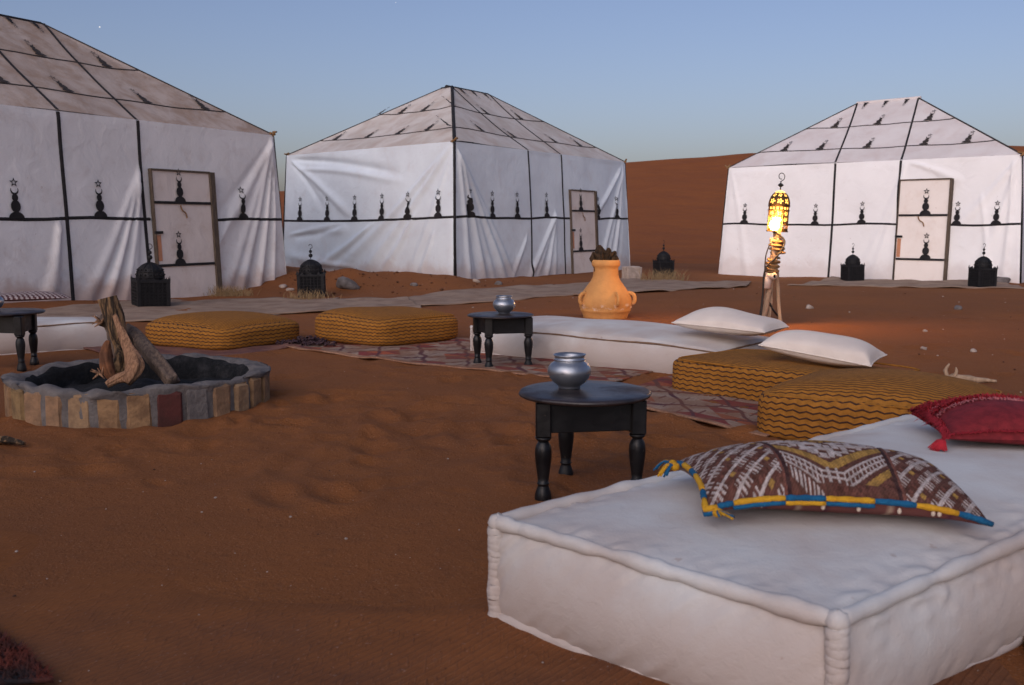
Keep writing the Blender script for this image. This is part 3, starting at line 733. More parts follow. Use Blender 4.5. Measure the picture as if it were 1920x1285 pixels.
# foreground mattress: long sides run from lower left to upper right of the frame
NR = Vector((.715, 2.035, 0)); FLc = Vector((-.065, 2.655, 0)); e1 = (FLc-NR).normalized(); nn_ = Vector((-e1.y, e1.x, 0)); nn_ = nn_ if nn_.y > 0 else -nn_
ec = Vector((.765, .644, 0)).normalized()
e1r = Vector((-ec.y, ec.x, 0)); wid = (FLc-NR).length*.99; lenm = 2.60
c0 = (NR+FLc)/2; cc = c0+ec*lenm/2
mat0, mdef = mattress('large cream mattress with thick rolled edges in the right foreground', (cc.x, cc.y), (lenm, wid, .285), math.atan2(ec.y, ec.x), .055, .060, .022, 5, n=170, puck=.0055, skew=-.13, wl=(45., 130.), rough=.004, waves=.004)
def on_mat0(u, v):
    """world point on the top of the foreground mattress"""
    p = mdef(np.array([[u, v, 1.]]))[0]; a = mat0.rotation_euler.z
    return Vector((cc.x+p[0]*math.cos(a)-p[1]*math.sin(a), cc.y+p[0]*math.sin(a)+p[1]*math.cos(a), p[2]+mat0.location.z))
# centre mattress
(cx_, cy_), L_, rz_ = frame_from((-.33, 8.52), (1.42, 6.86), Vector((.7, .7, 0)), .92)
mat1, mdef1 = mattress('long white mattress in the middle behind the small table', (cx_, cy_), (L_, .92, .235), rz_, .10, .045, .014, 15, n=70, waves=.022)
# left mattress
(cxl, cyl), Ll, rzl = frame_from((-3.60, 8.98), (-5.35, 7.85), Vector((-.6, .8, 0)), .95)
mat2, mdef2 = mattress('white mattress at the left edge under a striped pillow', (cxl, cyl), (Ll, .95, .225), rzl, .075, .04, .014, 25, n=50)

def quad_pouf(label, F_, L_, Rr, h, **k):
    F_, L_, Rr = Vector(F_), Vector(L_), Vector(Rr); c = (L_+Rr)/2; a = Rr-F_; b = L_-F_
    rz = math.atan2(a.y, a.x); return pouf(label, (c.x, c.y), (a.length*1.03, b.length*1.03, h), rz, **k)
quad_pouf('flat ochre zigzag floor cushion just right of the fire pit logs', (-2.62, 8.50, 0), (-3.42, 9.30, 0), (-2.02, 9.40, 0), .235, seed=3, puff=.05)
quad_pouf('ochre zigzag floor cushion left of the small black table, on the rug', (-1.24, 8.68, 0), (-1.88, 9.55, 0), (-.52, 9.46, 0), .285, seed=4, puff=.035)
quad_pouf('ochre zigzag floor cushion carrying a cream pillow', (1.68, 5.33, 0), (1.24, 6.58, 0), (2.32, 5.86, 0), .245, seed=6, puff=.02, ex=9.)
quad_pouf('domed ochre zigzag floor cushion nearest the foreground mattress', (2.12, 4.44, 0), (1.25, 5.06, 0), (2.62, 5.18, 0), .265, seed=8, puff=.06, ex=7.)

def pillow_g(L, W, Tk, n=50, pinch=.08, seed=1, crumple=.008, power=.5, lowT=.6):
    g = np.linspace(-1, 1, n+1); U, Vv = np.meshgrid(g, g, indexing='ij')
    k = lambda x: 1-pinch*(1-x*x)
    X = U*L/2*k(Vv); Yy = Vv*W/2*k(U); h = ((1-U**2).clip(0)*(1-Vv**2).clip(0))**power
    wv_ = Wav(seed, 14, 6., 26.)
    edge = (1-np.maximum(np.abs(U), np.abs(Vv)))
    cr = crumple*wv_(X, Yy)*np.minimum(1, edge*7)
    top = np.stack([X, Yy, Tk*h+cr], -1); bot = np.stack([X, Yy, -Tk*lowT*h+cr*.4], -1)
    return top, bot, U, Vv
def pillow(name, label, cat, loc, rot, L, W, Tk, mat, group=None, seed=1, pinch=.08, power=.5, lowT=.6, crumple=.008, seam=None, n=50):
    root = empty(name, loc, 0, label, cat, group); root.rotation_euler = rot
    t, b, U, V = pillow_g(L, W, Tk, n, pinch, seed, crumple, power, lowT); m = n+1
    v = np.vstack([t.reshape(-1, 3), b.reshape(-1, 3)]); f = gridfaces(m, m); F = np.vstack([f, f[:, ::-1]+m*m])
    mesh('pillow_cover', v, F, mat, root)
    rim = [t[i, 0] for i in range(m)]+[t[m-1, j] for j in range(1, m)]+[t[i, m-1] for i in range(m-2, -1, -1)]+[t[0, j] for j in range(m-2, 0, -1)]
    vv, ff = tube_g([Vector(p) for p in rim], .0045, 6, closed=True); mesh('piping', vv, ff, seam or mat, root)
    return root
# two cream pillows
p = onz(1362, 620, .33)
pillow('pillow', 'cream pillow lying at the far end of the long middle mattress', 'pillow', (p.x+.02, p.y-.02, .375), (R(1), R(2), R(-38)), .72, .42, .105, MPIL, 'cream pillows', 2, .05, crumple=.011, power=.42)
p = onz(1545, 672, .30)
pillow('pillow', 'cream pillow resting on the ochre cushion, overhanging its left corner', 'pillow', (1.925, 6.12, .325), (R(3), R(7), R(-32)), .68, .42, .115, MPIL, 'cream pillows', 5, .05, crumple=.011, power=.42)

# ------------------------------------------------------------------ patterned pillow on the foreground mattress
def hsh(a, b=0): return np.modf(np.abs(np.sin(a*12.9898+b*78.233+3.1)*43758.5453))[0]
def kilim_colour(U, V, X, Y):
    """U, V in -1..1 over the pillow; X, Y in metres"""
    brown = np.array((.105, .042, .032)); brown2 = np.array((.17, .065, .05)); white = np.array((.47, .41, .39)); gold = np.array((.36, .21, .055)); dark = np.array((.04, .018, .02))
    C = np.zeros(U.shape+(3,)); C[:] = brown
    h1 = hsh(np.floor(X/.006), np.floor(Y/.012)); C = C*(.7+.6*h1[..., None])
    p, q = (X*.8+Y*.62), (X*.8-Y*.62)
    side = np.abs(U) > .44+.05*np.sin(V*1.2)
    # end panels: stepped comb motifs on a diagonal lattice
    cp, cq = p/.054, q/.054; fp, fq = cp-np.floor(cp), cq-np.floor(cq); par = (np.floor(cp)+np.floor(cq)) % 3
    comb = ((fq > .38) & (fq < .56)) | ((fp > .15) & (fp < .85) & (np.abs((fp*4.2) % 1-.5) < .24) & (fq > .1) & (fq < .9) & (par < 2))
    C[side & comb] = white
    g = (par == 2) & (fp > .35) & (fp < .65) & (fq > .6) & (fq < .85)
    C[side & g] = gold; C[side & (par == 2) & (fp > .1) & (fp < .3) & (fq > .1) & (fq < .3)] = brown2
    # centre: white stepped blocks forming a cross, gold check diamond on top, ladders below
    cen = ~side; x, y = X+.02, Y; ax_ = np.abs(x); tri = y-(-.125+ax_*.86)     # a downward-pointing triangle of white blocks
    gx, gy = np.floor((x+1)/.024), np.floor((y+1)/.021); fx, fy = ((x+1)/.024) % 1, ((y+1)/.021) % 1
    stepped = y-(-.125+np.floor(ax_/.024)*.024*.86)
    blk = cen & (stepped > 0) & (y < .24)
    C[blk & ((gx*2+gy) % 5 > 0)] = white
    C[blk & (fx > .82) & (gy % 3 == 0)] = brown
    C[blk & (np.abs((y/.0105) % 1-.5) < .16) & (ax_ > .07) & (gx % 2 == 0)] = brown
    dia = np.abs(x)/.115+np.abs(y-.07)/.075
    C[cen & (dia < 1.22)] = dark*1.6
    chk = (np.floor((p+1)/.021)+np.floor((q+1)/.021)) % 2 == 0
    C[cen & (dia < 1.02) & chk] = gold
    sv = -tri                                                  # distance below the triangle
    b = ax_
    bar = cen & (sv > .022) & (sv < .060) & (y > -.225); C[bar] = gold*(.75+.5*hsh(np.floor(x/.004))[bar][..., None])
    lad = cen & (sv > .082) & (sv < .142) & (y > -.225) & (ax_ > .03); C[lad] = brown
    rung = (np.abs(np.abs(sv-.112)-.026) < .0055) | (np.abs(sv-.112) < .004) | (np.abs((ax_/.013) % 1-.5) < .17); C[lad & rung] = white
    bar = cen & (sv > .160) & (sv < .188) & (y > -.215) & (x > 0); C[bar] = gold
    fr_ = cen & (sv > .150) & (sv < .19) & (x < 0) & (np.abs((ax_/.011) % 1-.5) < .26); C[fr_] = white
    hx, hy = x, y+.195; hs = cen & (np.abs(hx) < .030) & (np.abs(hy) < .026); hh = ((np.abs(np.abs(hx)-.012) < .0042) | (np.abs(np.abs(hy)-.010) < .0042)); C[hs] = brown; C[hs & hh] = white
    ln = np.abs(np.abs(U)-(.44+.05*np.sin(V*1.2))) < .016; C[ln] = dark; C[(np.abs(np.abs(U)-(.465+.05*np.sin(V*1.2))) < .010)] = brown2
    # yarn: every stitch catches a little less or more light-coloured wool
    stc = hsh(np.floor((p+1)/.0065), np.floor((q+1)/.013)); C = C*(.72+.5*stc[..., None])
    rowgap = (np.abs((q/.0065) % 1-.5) > .40); C[rowgap] *= .62
    return np.clip(C, 0, 1)
def kilim_pillow():
    Lp, Wp, Tk = .80, .50, .104; n = 1
    nu, nv = 330, 210
    root = empty('patterned_pillow', (0, 0, 0), 0, 'brown and white woven pillow with blue and yellow corded edge and tassels', 'pillow')
    c = (on_mat0(-.5, -.16)); P1 = onz(1305, 948, .365); P2 = onz(1852, 962, .365); e = (P2-P1); L = e.length; e.normalize(); n_ = Vector((-e.y, e.x, 0))
    ctr = (P1+P2)/2+n_*.235
    root.location = (ctr.x, ctr.y, .378); root.rotation_euler = (R(-1), R(1.5), math.atan2(e.y, e.x))
    Lp = L*1.02
    gu, gv = np.linspace(-1, 1, nu), np.linspace(-1, 1, nv); U, V = np.meshgrid(gu, gv, indexing='ij')
    kx = 1-.05*(1-V*V); X = U*Lp/2*kx-.03*V*(1-U)*.5; Y = V*Wp/2*(1-.10*(1-U*U))
    h = ((1-np.abs(U)**2.2).clip(0)*(1-V**2).clip(0))**.55
    C = kilim_colour(U, V, U*Lp/2, V*Wp/2)
    wv_ = Wav(71, 12, 5, 20.); lum = C.sum(-1)
    droop = lambda u_, v_: .040*(abs(u_)*abs(v_))**3
    Z = Tk*h-droop(U, V)+.006*wv_(X, Y)*np.minimum(1, (1-np.maximum(np.abs(U), np.abs(V)))*6)+.0035*np.minimum(lum, .8)*np.minimum(1, (1-np.maximum(np.abs(U), np.abs(V)))*10)
    mesh('woven_face', np.stack([X, Y, Z], -1).reshape(-1, 3), gridfaces(nu, nv), MDYE, root, dye=C.reshape(-1, 3))
    m = 60; gu, gv = np.linspace(-1, 1, m), np.linspace(-1, 1, m); U, V = np.meshgrid(gu, gv, indexing='ij')
    kx = 1-.05*(1-V*V); X = U*Lp/2*kx-.03*V*(1-U)*.5; Y = V*Wp/2*(1-.10*(1-U*U)); h = ((1-U**2).clip(0)*(1-V**2).clip(0))**.4
    Zb = -.062*h-droop(U, V)
    Cb = np.zeros(U.shape+(3,)); Cb[:] = (.17, .06, .055); Cb[np.abs((U*3.1) % 1-.5) > .46] = (.42, .30, .22); Cb[np.abs((U*2.3+.3) % 1-.5) > .47] = (.10, .03, .05)
    mesh('underside', np.stack([X, Y, Zb], -1).reshape(-1, 3), gridfaces(m, m)[:, ::-1], MDYE, root, dye=Cb.reshape(-1, 3))
    # corded edge in alternating lengths of yarn
    def rim(t):                                                # t 0..1 back-left -> front-left -> front-right
        if t < .3: v_ = .75-1.75*t/.3; u_ = -1
        else: u_ = -1+2*(t-.3)/.7; v_ = -1
        return Vector((u_*Lp/2*(1-.05*(1-v_*v_))-.03*v_*(1-u_)*.5, v_*Wp/2*(1-.10*(1-u_*u_)), .004-droop(u_, v_)))
    cuts = [0, .05, .11, .15, .24, .27, .33, .37, .50, .60, .72, .82, .92, 1.0]
    for i in range(len(cuts)-1):
        ps = [rim(cuts[i]+(cuts[i+1]-cuts[i])*k/8) for k in range(9)]
        for off, rd in (((0, -.006, .004), .0085), ((0, -.010, -.008), .0065)):
            if off[2] < 0 and i not in (5, 7, 8, 9): continue
            q = [p_+Vector(off) for p_ in ps]
            v, f = tube_g(q, [rd*.8]+[rd*(1+.12*math.sin(k*2+i)) for k in range(7)]+[rd*.8], 8)
            mesh('yarn_cord', v, f, MBLUE if (i+(off[2] < 0)) % 2 == 0 else MYEL, root)
    def tassel(p0, dirs, ms, nm='tassel'):
        k = MBd(); k2 = MBd(); r = random.Random(int(p0.x*1000))
        for j in range(11):
            d = Vector(dirs)+Vector((r.uniform(-.5, .5), r.uniform(-.5, .5), r.uniform(-.25, .15))); L_ = r.uniform(.028, .052)
            ps = smooth_path([p0, p0+d*L_*.5+Vector((0, 0, .008)), p0+d*L_+Vector((0, 0, -.018))], 4)
            ps = [Vector((a.x, a.y, max(a.z, -.030))) for a in ps]
            (k if j % 2 else k2).add(*tube_g(ps, .0032, 5))
        a = k.build(nm, ms[0], root); b = k2.build('tassel', ms[1], root); a['kind'] = b['kind'] = 'stuff'
        v, f = lathe_g([(0, -.014), (.012, -.008), (.015, 0), (.012, .009), (0, .014)], 10, c=p0); mesh('knot', v, f, MYEL, root)
    tassel(rim(0.02)+Vector((-.02, .0, 0)), (-.9, -.1, -.1), (MYEL, MBLUE)); tassel(rim(.06)+Vector((-.03, -.01, 0)), (-1, -.4, -.1), (MYEL, MBLUE))
    tassel(rim(.33)+Vector((.0, -.012, -.01)), (.4, -1, -.3), (MBLUE, MYEL))
    for j, u in enumerate((-.62, -.58, -.53, -.11, .13, .40, .62, .66)):    # shells and stitched cream yarn below the cord
        b = Vector((u*Lp/2, -Wp/2*(1-.10*(1-u*u))-.004, -.016))
        v, f = lathe_g([(0, -.008), (.005, -.004), (.006, .002), (.003, .008), (0, .010)], 8, c=b); mesh('shell', v, f, MCREAM, root)
kilim_pillow()

# ------------------------------------------------------------------ wine red pillow with woollen fringes
def red_pillow():
    Lp, Wp, Tk = .62, .46, .10
    ctr = onz(1952, 800, .375); root = empty('fringed_pillow', (ctr.x-.09, ctr.y, .370), R(-8), 'wine red pillow with rows of shaggy fringe at the right edge', 'pillow')
    t, b, U, V = pillow_g(Lp, Wp, Tk, 50, .07, 9, .005, .5, .45); m = 51
    v = np.vstack([t.reshape(-1, 3), b.reshape(-1, 3)]); f = gridfaces(m, m); mesh('pillow_cover', v, np.vstack([f, f[:, ::-1]+m*m]), MRED, root)
    r = random.Random(3)
    def top(u, v_): 
        i = min(50, max(0, int(round((u+1)*25)))); j = min(50, max(0, int(round((v_+1)*25)))); return Vector(t[i, j])
    def row(name, fn, nn, ln, mat, spread_=.5):
        k = MBd()
        for i in range(nn):
            u, v_ = fn(i/nn); p = top(u, v_)+Vector((r.uniform(-.004, .004), r.uniform(-.006, .006), 0)); out = Vector((u*.5, v_, 0)).normalized() if abs(v_) > .01 else Vector((-1, 0, 0))
            d = (out*spread_+Vector((r.uniform(-.5, .5), r.uniform(-.5, .5), r.uniform(.1, .7)))).normalized(); L_ = ln*r.uniform(.6, 1.2)
            q = p+d*L_*.6; q2 = q+Vector((d.x, d.y, -.5))*L_*.5
            w_ = Vector((-d.y, d.x, 0))*.003
            k.add([p-w_, p+w_, q+w_, q-w_, q2], [[0, 1, 2, 3], [3, 2, 4]])
        o = k.build(name, mat, root); o['kind'] = 'stuff'
    for vv, nn, mt, ln in ((.93, 1800, MREDF, .045), (.66, 1300, MREDF, .04), (.30, 1200, MREDF, .036), (.5, 420, MPINK, .02), (.12, 420, MPINK, .02)):
        row('fringe', lambda s, vv=vv: (-1+2*s, vv-.25*abs(-1+2*s)**2), nn, ln, mt)
    row('fringe', lambda s: (-.98, -1+2*s), 700, .035, MREDF, 1.0)
    row('fringe', lambda s: (-1+2*s, -.97), 600, .015, MREDF, .8)
    k = MBd(); p0 = top(-1, -1)
    for j in range(60):
        d = Vector((-.5+r.uniform(-.45, .45), -.8+r.uniform(-.45, .45), -.25)).normalized(); k.add(*tube_g([p0, p0+d*.03+Vector((0, 0, .004)), p0+d*.065+Vector((0, 0, -.012))], .0022, 4))
    k.build('tassel', MREDF, root)['kind'] = 'stuff'
red_pillow()

# ------------------------------------------------------------------ striped pillow on the left mattress
def striped_pillow():
    ctr = onz(42, 567, .33); root = empty('striped_pillow', (ctr.x, ctr.y, .375), R(30), 'brown and white striped woven pillow on the left mattress', 'pillow')
    t, b, U, V = pillow_g(.85, .5, .055, 90, .06, 12, .004, .5, .5); m = 91
    C = np.zeros(U.shape+(3,)); C[:] = (.10, .035, .035)
    X, Y = U*.42, V*.25; fr = (X*1.0+.25*Y)/.045 % 1; C[fr < .5] = (.40, .33, .32); zz = np.abs((Y/.05+X/.09) % 1-.5) < .12; C[zz] = (.42, .35, .34); C[(Y < -.17) & (fr > .5)] = (.07, .025, .03)
    C *= (.7+.5*hsh(np.floor(X/.008), np.floor(Y/.012)))[..., None]
    mesh('woven_face', t.reshape(-1, 3), gridfaces(m, m), MDYE, root, dye=C.reshape(-1, 3)); mesh('underside', b.reshape(-1, 3), gridfaces(m, m)[:, ::-1], MPUR, root)
striped_pillow()

# ------------------------------------------------------------------ three-legged black tables and their pots
def table(label, feet, ctr, rad, h, top_th=.022, square=False, rot=0):
    z0 = ztf(*ctr)-.004; root = empty('low_table', (ctr[0], ctr[1], z0), 0, label, 'table', 'low black three-legged tables')
    P = [Vector((f_[0]-ctr[0], f_[1]-ctr[1], 0)) for f_ in feet]; ap = h*.30; hl = h-top_th
    if square: mesh('tabletop', *(lambda g: (g[0], g[1]))(rotz(box_g(-rad, rad, -rad, rad, h-top_th, h, .006), rot)), MTOP, root, False)
    else:
        v, f = lathe_g([(0, h-top_th), (rad-.012, h-top_th), (rad-.003, h-top_th*.75), (rad, h-top_th*.45), (rad-.004, h-.004), (rad-.012, h), (rad*.6, h), (0, h)], 56)
        rr_ = Wav(5, 8, 3, 14); s = 1+.006*rr_(v[:, 0]*4, v[:, 1]*4); v[:, :2] *= s[:, None]
        mesh('tabletop', v, f, MTOP, root)
    for i, p in enumerate(P):
        q = MBd(); a = math.atan2(p.y, p.x); w_ = .031
        g = box_g(-w_, w_, -w_, w_, hl-ap*1.12, hl-.002, .006); q.add(*rotz(g, rot+.1*i, p))
        q.add(*lathe_g([(w_*1.1, hl-ap*1.12), (w_*.95, hl-ap*1.2), (.019, hl-ap*1.27)], 16, c=(p.x, p.y, 0)))
        zl = hl-ap*1.25; prof = [(.019, 1.0), (.022, .975), (.027, .94), (.031, .88), (.0325, .80), (.031, .70), (.027, .56), (.0225, .42), (.020, .325), (.0235, .315), (.0235, .295), (.020, .285), (.021, .26), (.026, .20), (.031, .13), (.0325, .07), (.031, .015), (.027, 0)]
        q.add(*lathe_g([(r_*1.06, z_*zl) for r_, z_ in prof][::-1], 20, c=(p.x, p.y, 0)))
        o = q.build('leg', MTBL, root); o.data.polygons.foreach_set('use_smooth', [len(pl.vertices) == 4 and pl.center.z < hl-ap*1.1 for pl in o.data.polygons])
    for i in range(3):
        a, b = P[i], P[(i+1) % 3]; d = (b-a); L_ = d.length; an = math.atan2(d.y, d.x); g = box_g(.028, L_-.028, -.011, .011, hl-ap, hl-.003, .003)
        v = g[0]; c, s = math.cos(an), math.sin(an); v = np.stack([v[:, 0]*c-v[:, 1]*s+a.x, v[:, 0]*s+v[:, 1]*c+a.y, v[:, 2]], 1); mesh('apron', v, g[1], MTBL, root, False)
    return z0+h
def rotz(g, a, p=Vector((0, 0, 0))):
    v, f = g; c, s = math.cos(a), math.sin(a); return np.stack([v[:, 0]*c-v[:, 1]*s+p.x, v[:, 0]*s+v[:, 1]*c+p.y, v[:, 2]+p.z], 1), f
def pot(label, x, y, z, s=1.0):
    root = empty('metal_pot', (x, y, z), 0, label, 'pot', 'squat silver pots on the tables')
    pr = [(0, .002), (.043, .0), (.046, .004), (.046, .010), (.050, .014), (.066, .026), (.080, .043), (.0885, .062), (.090, .074), (.086, .090), (.076, .104), (.064, .113), (.0605, .117), (.066, .119), (.066, .123), (.0605, .126), (.062, .134), (.069, .142), (.066, .143), (.057, .136), (.055, .118), (.070, .10), (.082, .078), (.07, .03), (0, .012)]
    v, f = lathe_g([(a*s, b*s) for a, b in pr], 48); rr_ = Wav(8, 8, 20, 60); v = v*(1+.006*rr_(v[:, 0]+v[:, 2], v[:, 1]))[:, None]
    mesh('pot_body', v, f, MSILV, root)
zt1 = table('round black low table in front, holding a silver pot, by the foreground mattress', [(.125, 3.90), (.508, 3.96), (.235, 4.25)], (.298, 4.03), .272, .432)
pot('silver pot on the nearer round table', .238, 4.08, zt1)
zt2 = table('small black low table on the rug in front of the long mattress', [(-.175, 7.47), (.125, 7.55), (-.27, 7.70)], (-.088, 7.60), .255, .415, .016)
pot('small silver pot on the farther table beside the long mattress', -.06, 7.64, zt2, .97)
zt3 = table('black low table cut off by the left edge, behind the fire pit', [(-3.74, 7.52), (-4.12, 7.6), (-3.80, 7.85)], (-3.97, 7.72), .31, .445, .02)
pot('pewter pot cut off by the left edge', -4.055, 7.74, zt3, 1.0)

# ------------------------------------------------------------------ fire pit
def fire_pit():
    cx, cy, R0, h = -2.265, 6.03, .755, .215; root = empty('fire_pit', (cx, cy, ztf(cx, cy)-.018), 0, 'low round fire pit of upright bricks set in grey mortar', 'fire pit')
    nb = 30; g0 = 2*math.pi/nb; r_ = random.Random(5)
    for i in range(nb):
        a = i*g0+R(1); w_ = (.130 if i % 7 else .112)*r_.uniform(.90, 1.06); hh = h*r_.uniform(.90, .965); ro = R0+r_.uniform(-.002, .006)
        g = box_g(-w_/2, w_/2, -.04, .0, .0, hh, .012); v, f = g; v = v+np.random.RandomState(i).randn(*v.shape)*.0034
        v[:, 0] *= 1+.04*r_.uniform(-1, 1); v[:, 2] = np.maximum(v[:, 2], -.02)
        c, s = math.cos(a), math.sin(a); v = np.stack([c*(ro+v[:, 1])-s*v[:, 0], s*(ro+v[:, 1])+c*v[:, 0], v[:, 2]], 1)
        deg = math.degrees(a) % 360
        red = i == 25; grey = i == 26
        o = mesh('brick', v, f, MBRED if red else (MMOR if grey else MB[(i*7+i//3) % 4]), root, False)
        if red: o['label'] = 'dark red brick'
    nu, prof = 260, [(-.016, -.02), (-.010, h*.35), (-.010, h*.7), (-.004, h*.90), (.004, h*.955), (-.004, h*.995), (-.03, h*1.03), (-.07, h*1.02), (-.11, h*.97), (-.135, h*.86), (-.15, h*.6), (-.16, h*.2)]
    w1, w2 = Wav(3, 12, 2, 9), Wav(4, 16, 12, 40); V = []
    for i in range(nu):
        a = 2*math.pi*i/nu
        for j, (dr, z) in enumerate(prof):
            x, y = math.cos(a), math.sin(a); top = sstep(z, h*.8, h*.95)
            rr = R0+dr+(.009*w1(x*2, y*2+j*.2)+.005*w2(x, y+j*.1))*(.35+.65*top); zz = z+top*(.012*w1(x*1.6+5, y*1.6+j*.1)+.007*w2(x+j*.05, y))
            if j in (3, 4): zz += .006*w2(x*1.3, y*1.3+4)
            V.append((x*rr, y*rr, zz))
    GF = gridfaces(nu, len(prof), True)[:, ::-1]; mesh('mortar_ring', V, GF, None, root, mats=[MMOR, MASH], midx=[1 if (k % (len(prof)-1)) >= 8 else 0 for k in range(len(GF))])
    # soot-black ash bed
    n = 60; V = []; F = []
    rs = np.linspace(0, 1, 26)
    for i in range(n):
        for r in rs: x, y = math.cos(6.2832*i/n)*r*(R0-.13), math.sin(6.2832*i/n)*r*(R0-.13); V.append((x, y, .105+.025*math.cos(r*3)+.016*float(w1(x*3, y*3))+.010*float(w2(x, y))))
    mesh('ash_bed', V, gridfaces(n, len(rs), True), MASH, root)
    return root
fire_pit()
def log(label, pts, rads, mat, name='log', seg=30, flat=1., endmat=None, rough=.10, group='logs leaning in the fire pit'):
    P = smooth_path([Vector(p) for p in pts], 16); t = np.linspace(0, len(rads)-1, len(P)); rd = np.interp(t, range(len(rads)), rads)
    v, f = tube_g(P, rd.tolist(), seg, flat=flat)
    v = v.reshape(-1, seg, 3); c = v.mean(1, keepdims=True); w_ = Wav(len(label), 12, 6, 30)
    ang = np.arange(seg)/seg*6.2832
    k = 1+rough*(w_(ang[None, :]*.35, t[:, None]*.13)+.6*np.sin(ang*5+1)[None, :]*np.cos(t[:, None]*.8)); hf = Wav(len(label)+3, 20, 10, 60)
    ca, sa = np.cos(ang)[None, :]*.5, np.sin(ang)[None, :]*.5
    k = k+.055*hf(ca+.12*t[:, None], sa+.10*t[:, None])+.05*np.sin(ang*9+2*np.sin(t[:, None]*1.3)); v = c+(v-c)*k[..., None]
    o = mesh(name, v.reshape(-1, 3), f, mat, None, True); tag(o, label, 'log', group); return o
d0 = 5.95
Q = lambda px, py, y=d0: aty(px, py, y)
log('thick log with charred bark standing tallest in the fire pit', [Q(244, 690, 6.05), Q(226, 640), Q(214, 598), Q(202, 558)], [.044, .042, .053, .054], MCHAR, rough=.12)
v, f = lathe_g([(0, 0), (.05, .0), (.055, .006), (.03, .014), (0, .016)], 12)
log('pale split branch with a broad splayed base in front of the charred log', [Q(232, 716, 5.62), Q(250, 690, 5.66), Q(240, 655, 5.72), Q(226, 622, 5.80), Q(215, 592, 5.86)], [.055, .076, .038, .027, .019], MWOOD, flat=.55, rough=.09)
log('small pale root spur at the foot of the split branch', [Q(240, 706, 5.63), Q(218, 712, 5.62), Q(200, 722, 5.60)], [.045, .03, .022], MWOOD, rough=.12, flat=.7)
log('long grey barked log leaning to the right in the fire pit', [Q(325, 716, 5.72), Q(292, 676, 5.85), Q(262, 640, 6.0), Q(240, 618, 6.1)], [.038, .050, .047, .034], MBARK, rough=.12)
log('orange brown curved bark piece on the left of the stack', [Q(212, 712, 5.75), Q(203, 690, 5.76), Q(200, 665, 5.8), Q(203, 640, 5.85)], [.025, .045, .04, .014], MORNW, flat=.6, rough=.12)
log('grey stump with a broken end poking left behind the stack', [Q(228, 665, 6.15), Q(222, 630, 6.15), Q(207, 606, 6.15), Q(186, 600, 6.12)], [.055, .06, .045, .030], MBARK, rough=.14)
log('short charred chunk low in the middle of the stack', [Q(222, 700, 5.85), Q(225, 672, 5.9), Q(222, 645, 5.95)], [.03, .038, .02], MCHAR, rough=.2)
def splinters():
    k = MBd(); r = random.Random(2)
    for (px, py, y) in ((186, 600, 6.1), (190, 605, 6.08), (186, 700, 5.6), (192, 704, 5.6)):
        p = Q(px, py, y)
        for _ in range(4):
            d = Vector((r.uniform(-1, .2), r.uniform(-.5, .1), r.uniform(-.4, .9))).normalized(); k.add(*tube_g([p, p+d*.05], [.010, .002], 5))
    tag(k.build('wood_splinters', MWOOD), 'pale broken splinters of wood by the logs', kind='stuff')
splinters()

# ------------------------------------------------------------------ clay jar
def clay_jar():
    p = onz(1135, 599); z = ztf(p.x, p.y)-.01; root = empty('clay_jar', (p.x, p.y, z), .3, 'tall terracotta jar lit orange, dry husks sticking out of its mouth', 'jar')
    k = .70/.70
    pr = [(0, 0), (.235, 0), (.255, .01), (.262, .05), (.285, .10), (.296, .112), (.292, .125), (.305, .15), (.310, .20), (.303, .25), (.280, .30), (.245, .35), (.208, .40), (.175, .445), (.154, .485), (.145, .52), (.142, .57), (.143, .605), (.156, .617), (.164, .635), (.163, .672), (.152, .69), (.135, .691), (.124, .675), (.122, .60), (.13, .50), (0, .48)]
    v, f = lathe_g(pr, 56); w_ = Wav(6, 10, 3, 10); v[:, :2] *= (1+.008*w_(v[:, 0]+v[:, 2]*2, v[:, 1]))[:, None]
    mesh('jar_body', v, f, MTERR, root)
    for a in (R(205), R(290), R(345), R(115)):
        c, s = math.cos(a-.3), math.sin(a-.3)
        pts = smooth_path([(c*.285, s*.285, .195), (c*.325, s*.325, .20), (c*.338, s*.338, .25), (c*.318, s*.318, .30), (c*.262, s*.262, .315)], 6)
        v, f = tube_g(pts, .018, 10, flat=1.3); mesh('handle', v, f, MTERR, root)
    r = random.Random(8)
    b = Vector((p.x, p.y, z))
    for lb, ox, hgt, lean in (('short frayed dark husk hanging over the right side of the jar mouth', .08, .07, .05), ('split dark husk blade standing in the middle of the jar mouth', .01, .17, .02), ('dark curled dry husk leaning in the mouth of the clay jar', .05, .13, .06), ('tallest ragged dry husk rising from the clay jar', -.05, .20, -.03), ('thin dark twig bundle at the left of the jar mouth', -.10, .12, -.05)):
        P = [b+Vector((ox*.6, r.uniform(-.03, .03), .52)), b+Vector((ox, 0, .66)), b+Vector((ox+lean*.6, .01, .66+hgt*.6)), b+Vector((ox+lean, .0, .66+hgt))]
        o = log(lb, P, [.04, .045, .04, .006], MDARKP, 'dry_husk', rough=.5, group='dry husks in the clay jar'); o['category'] = 'husk'
clay_jar()

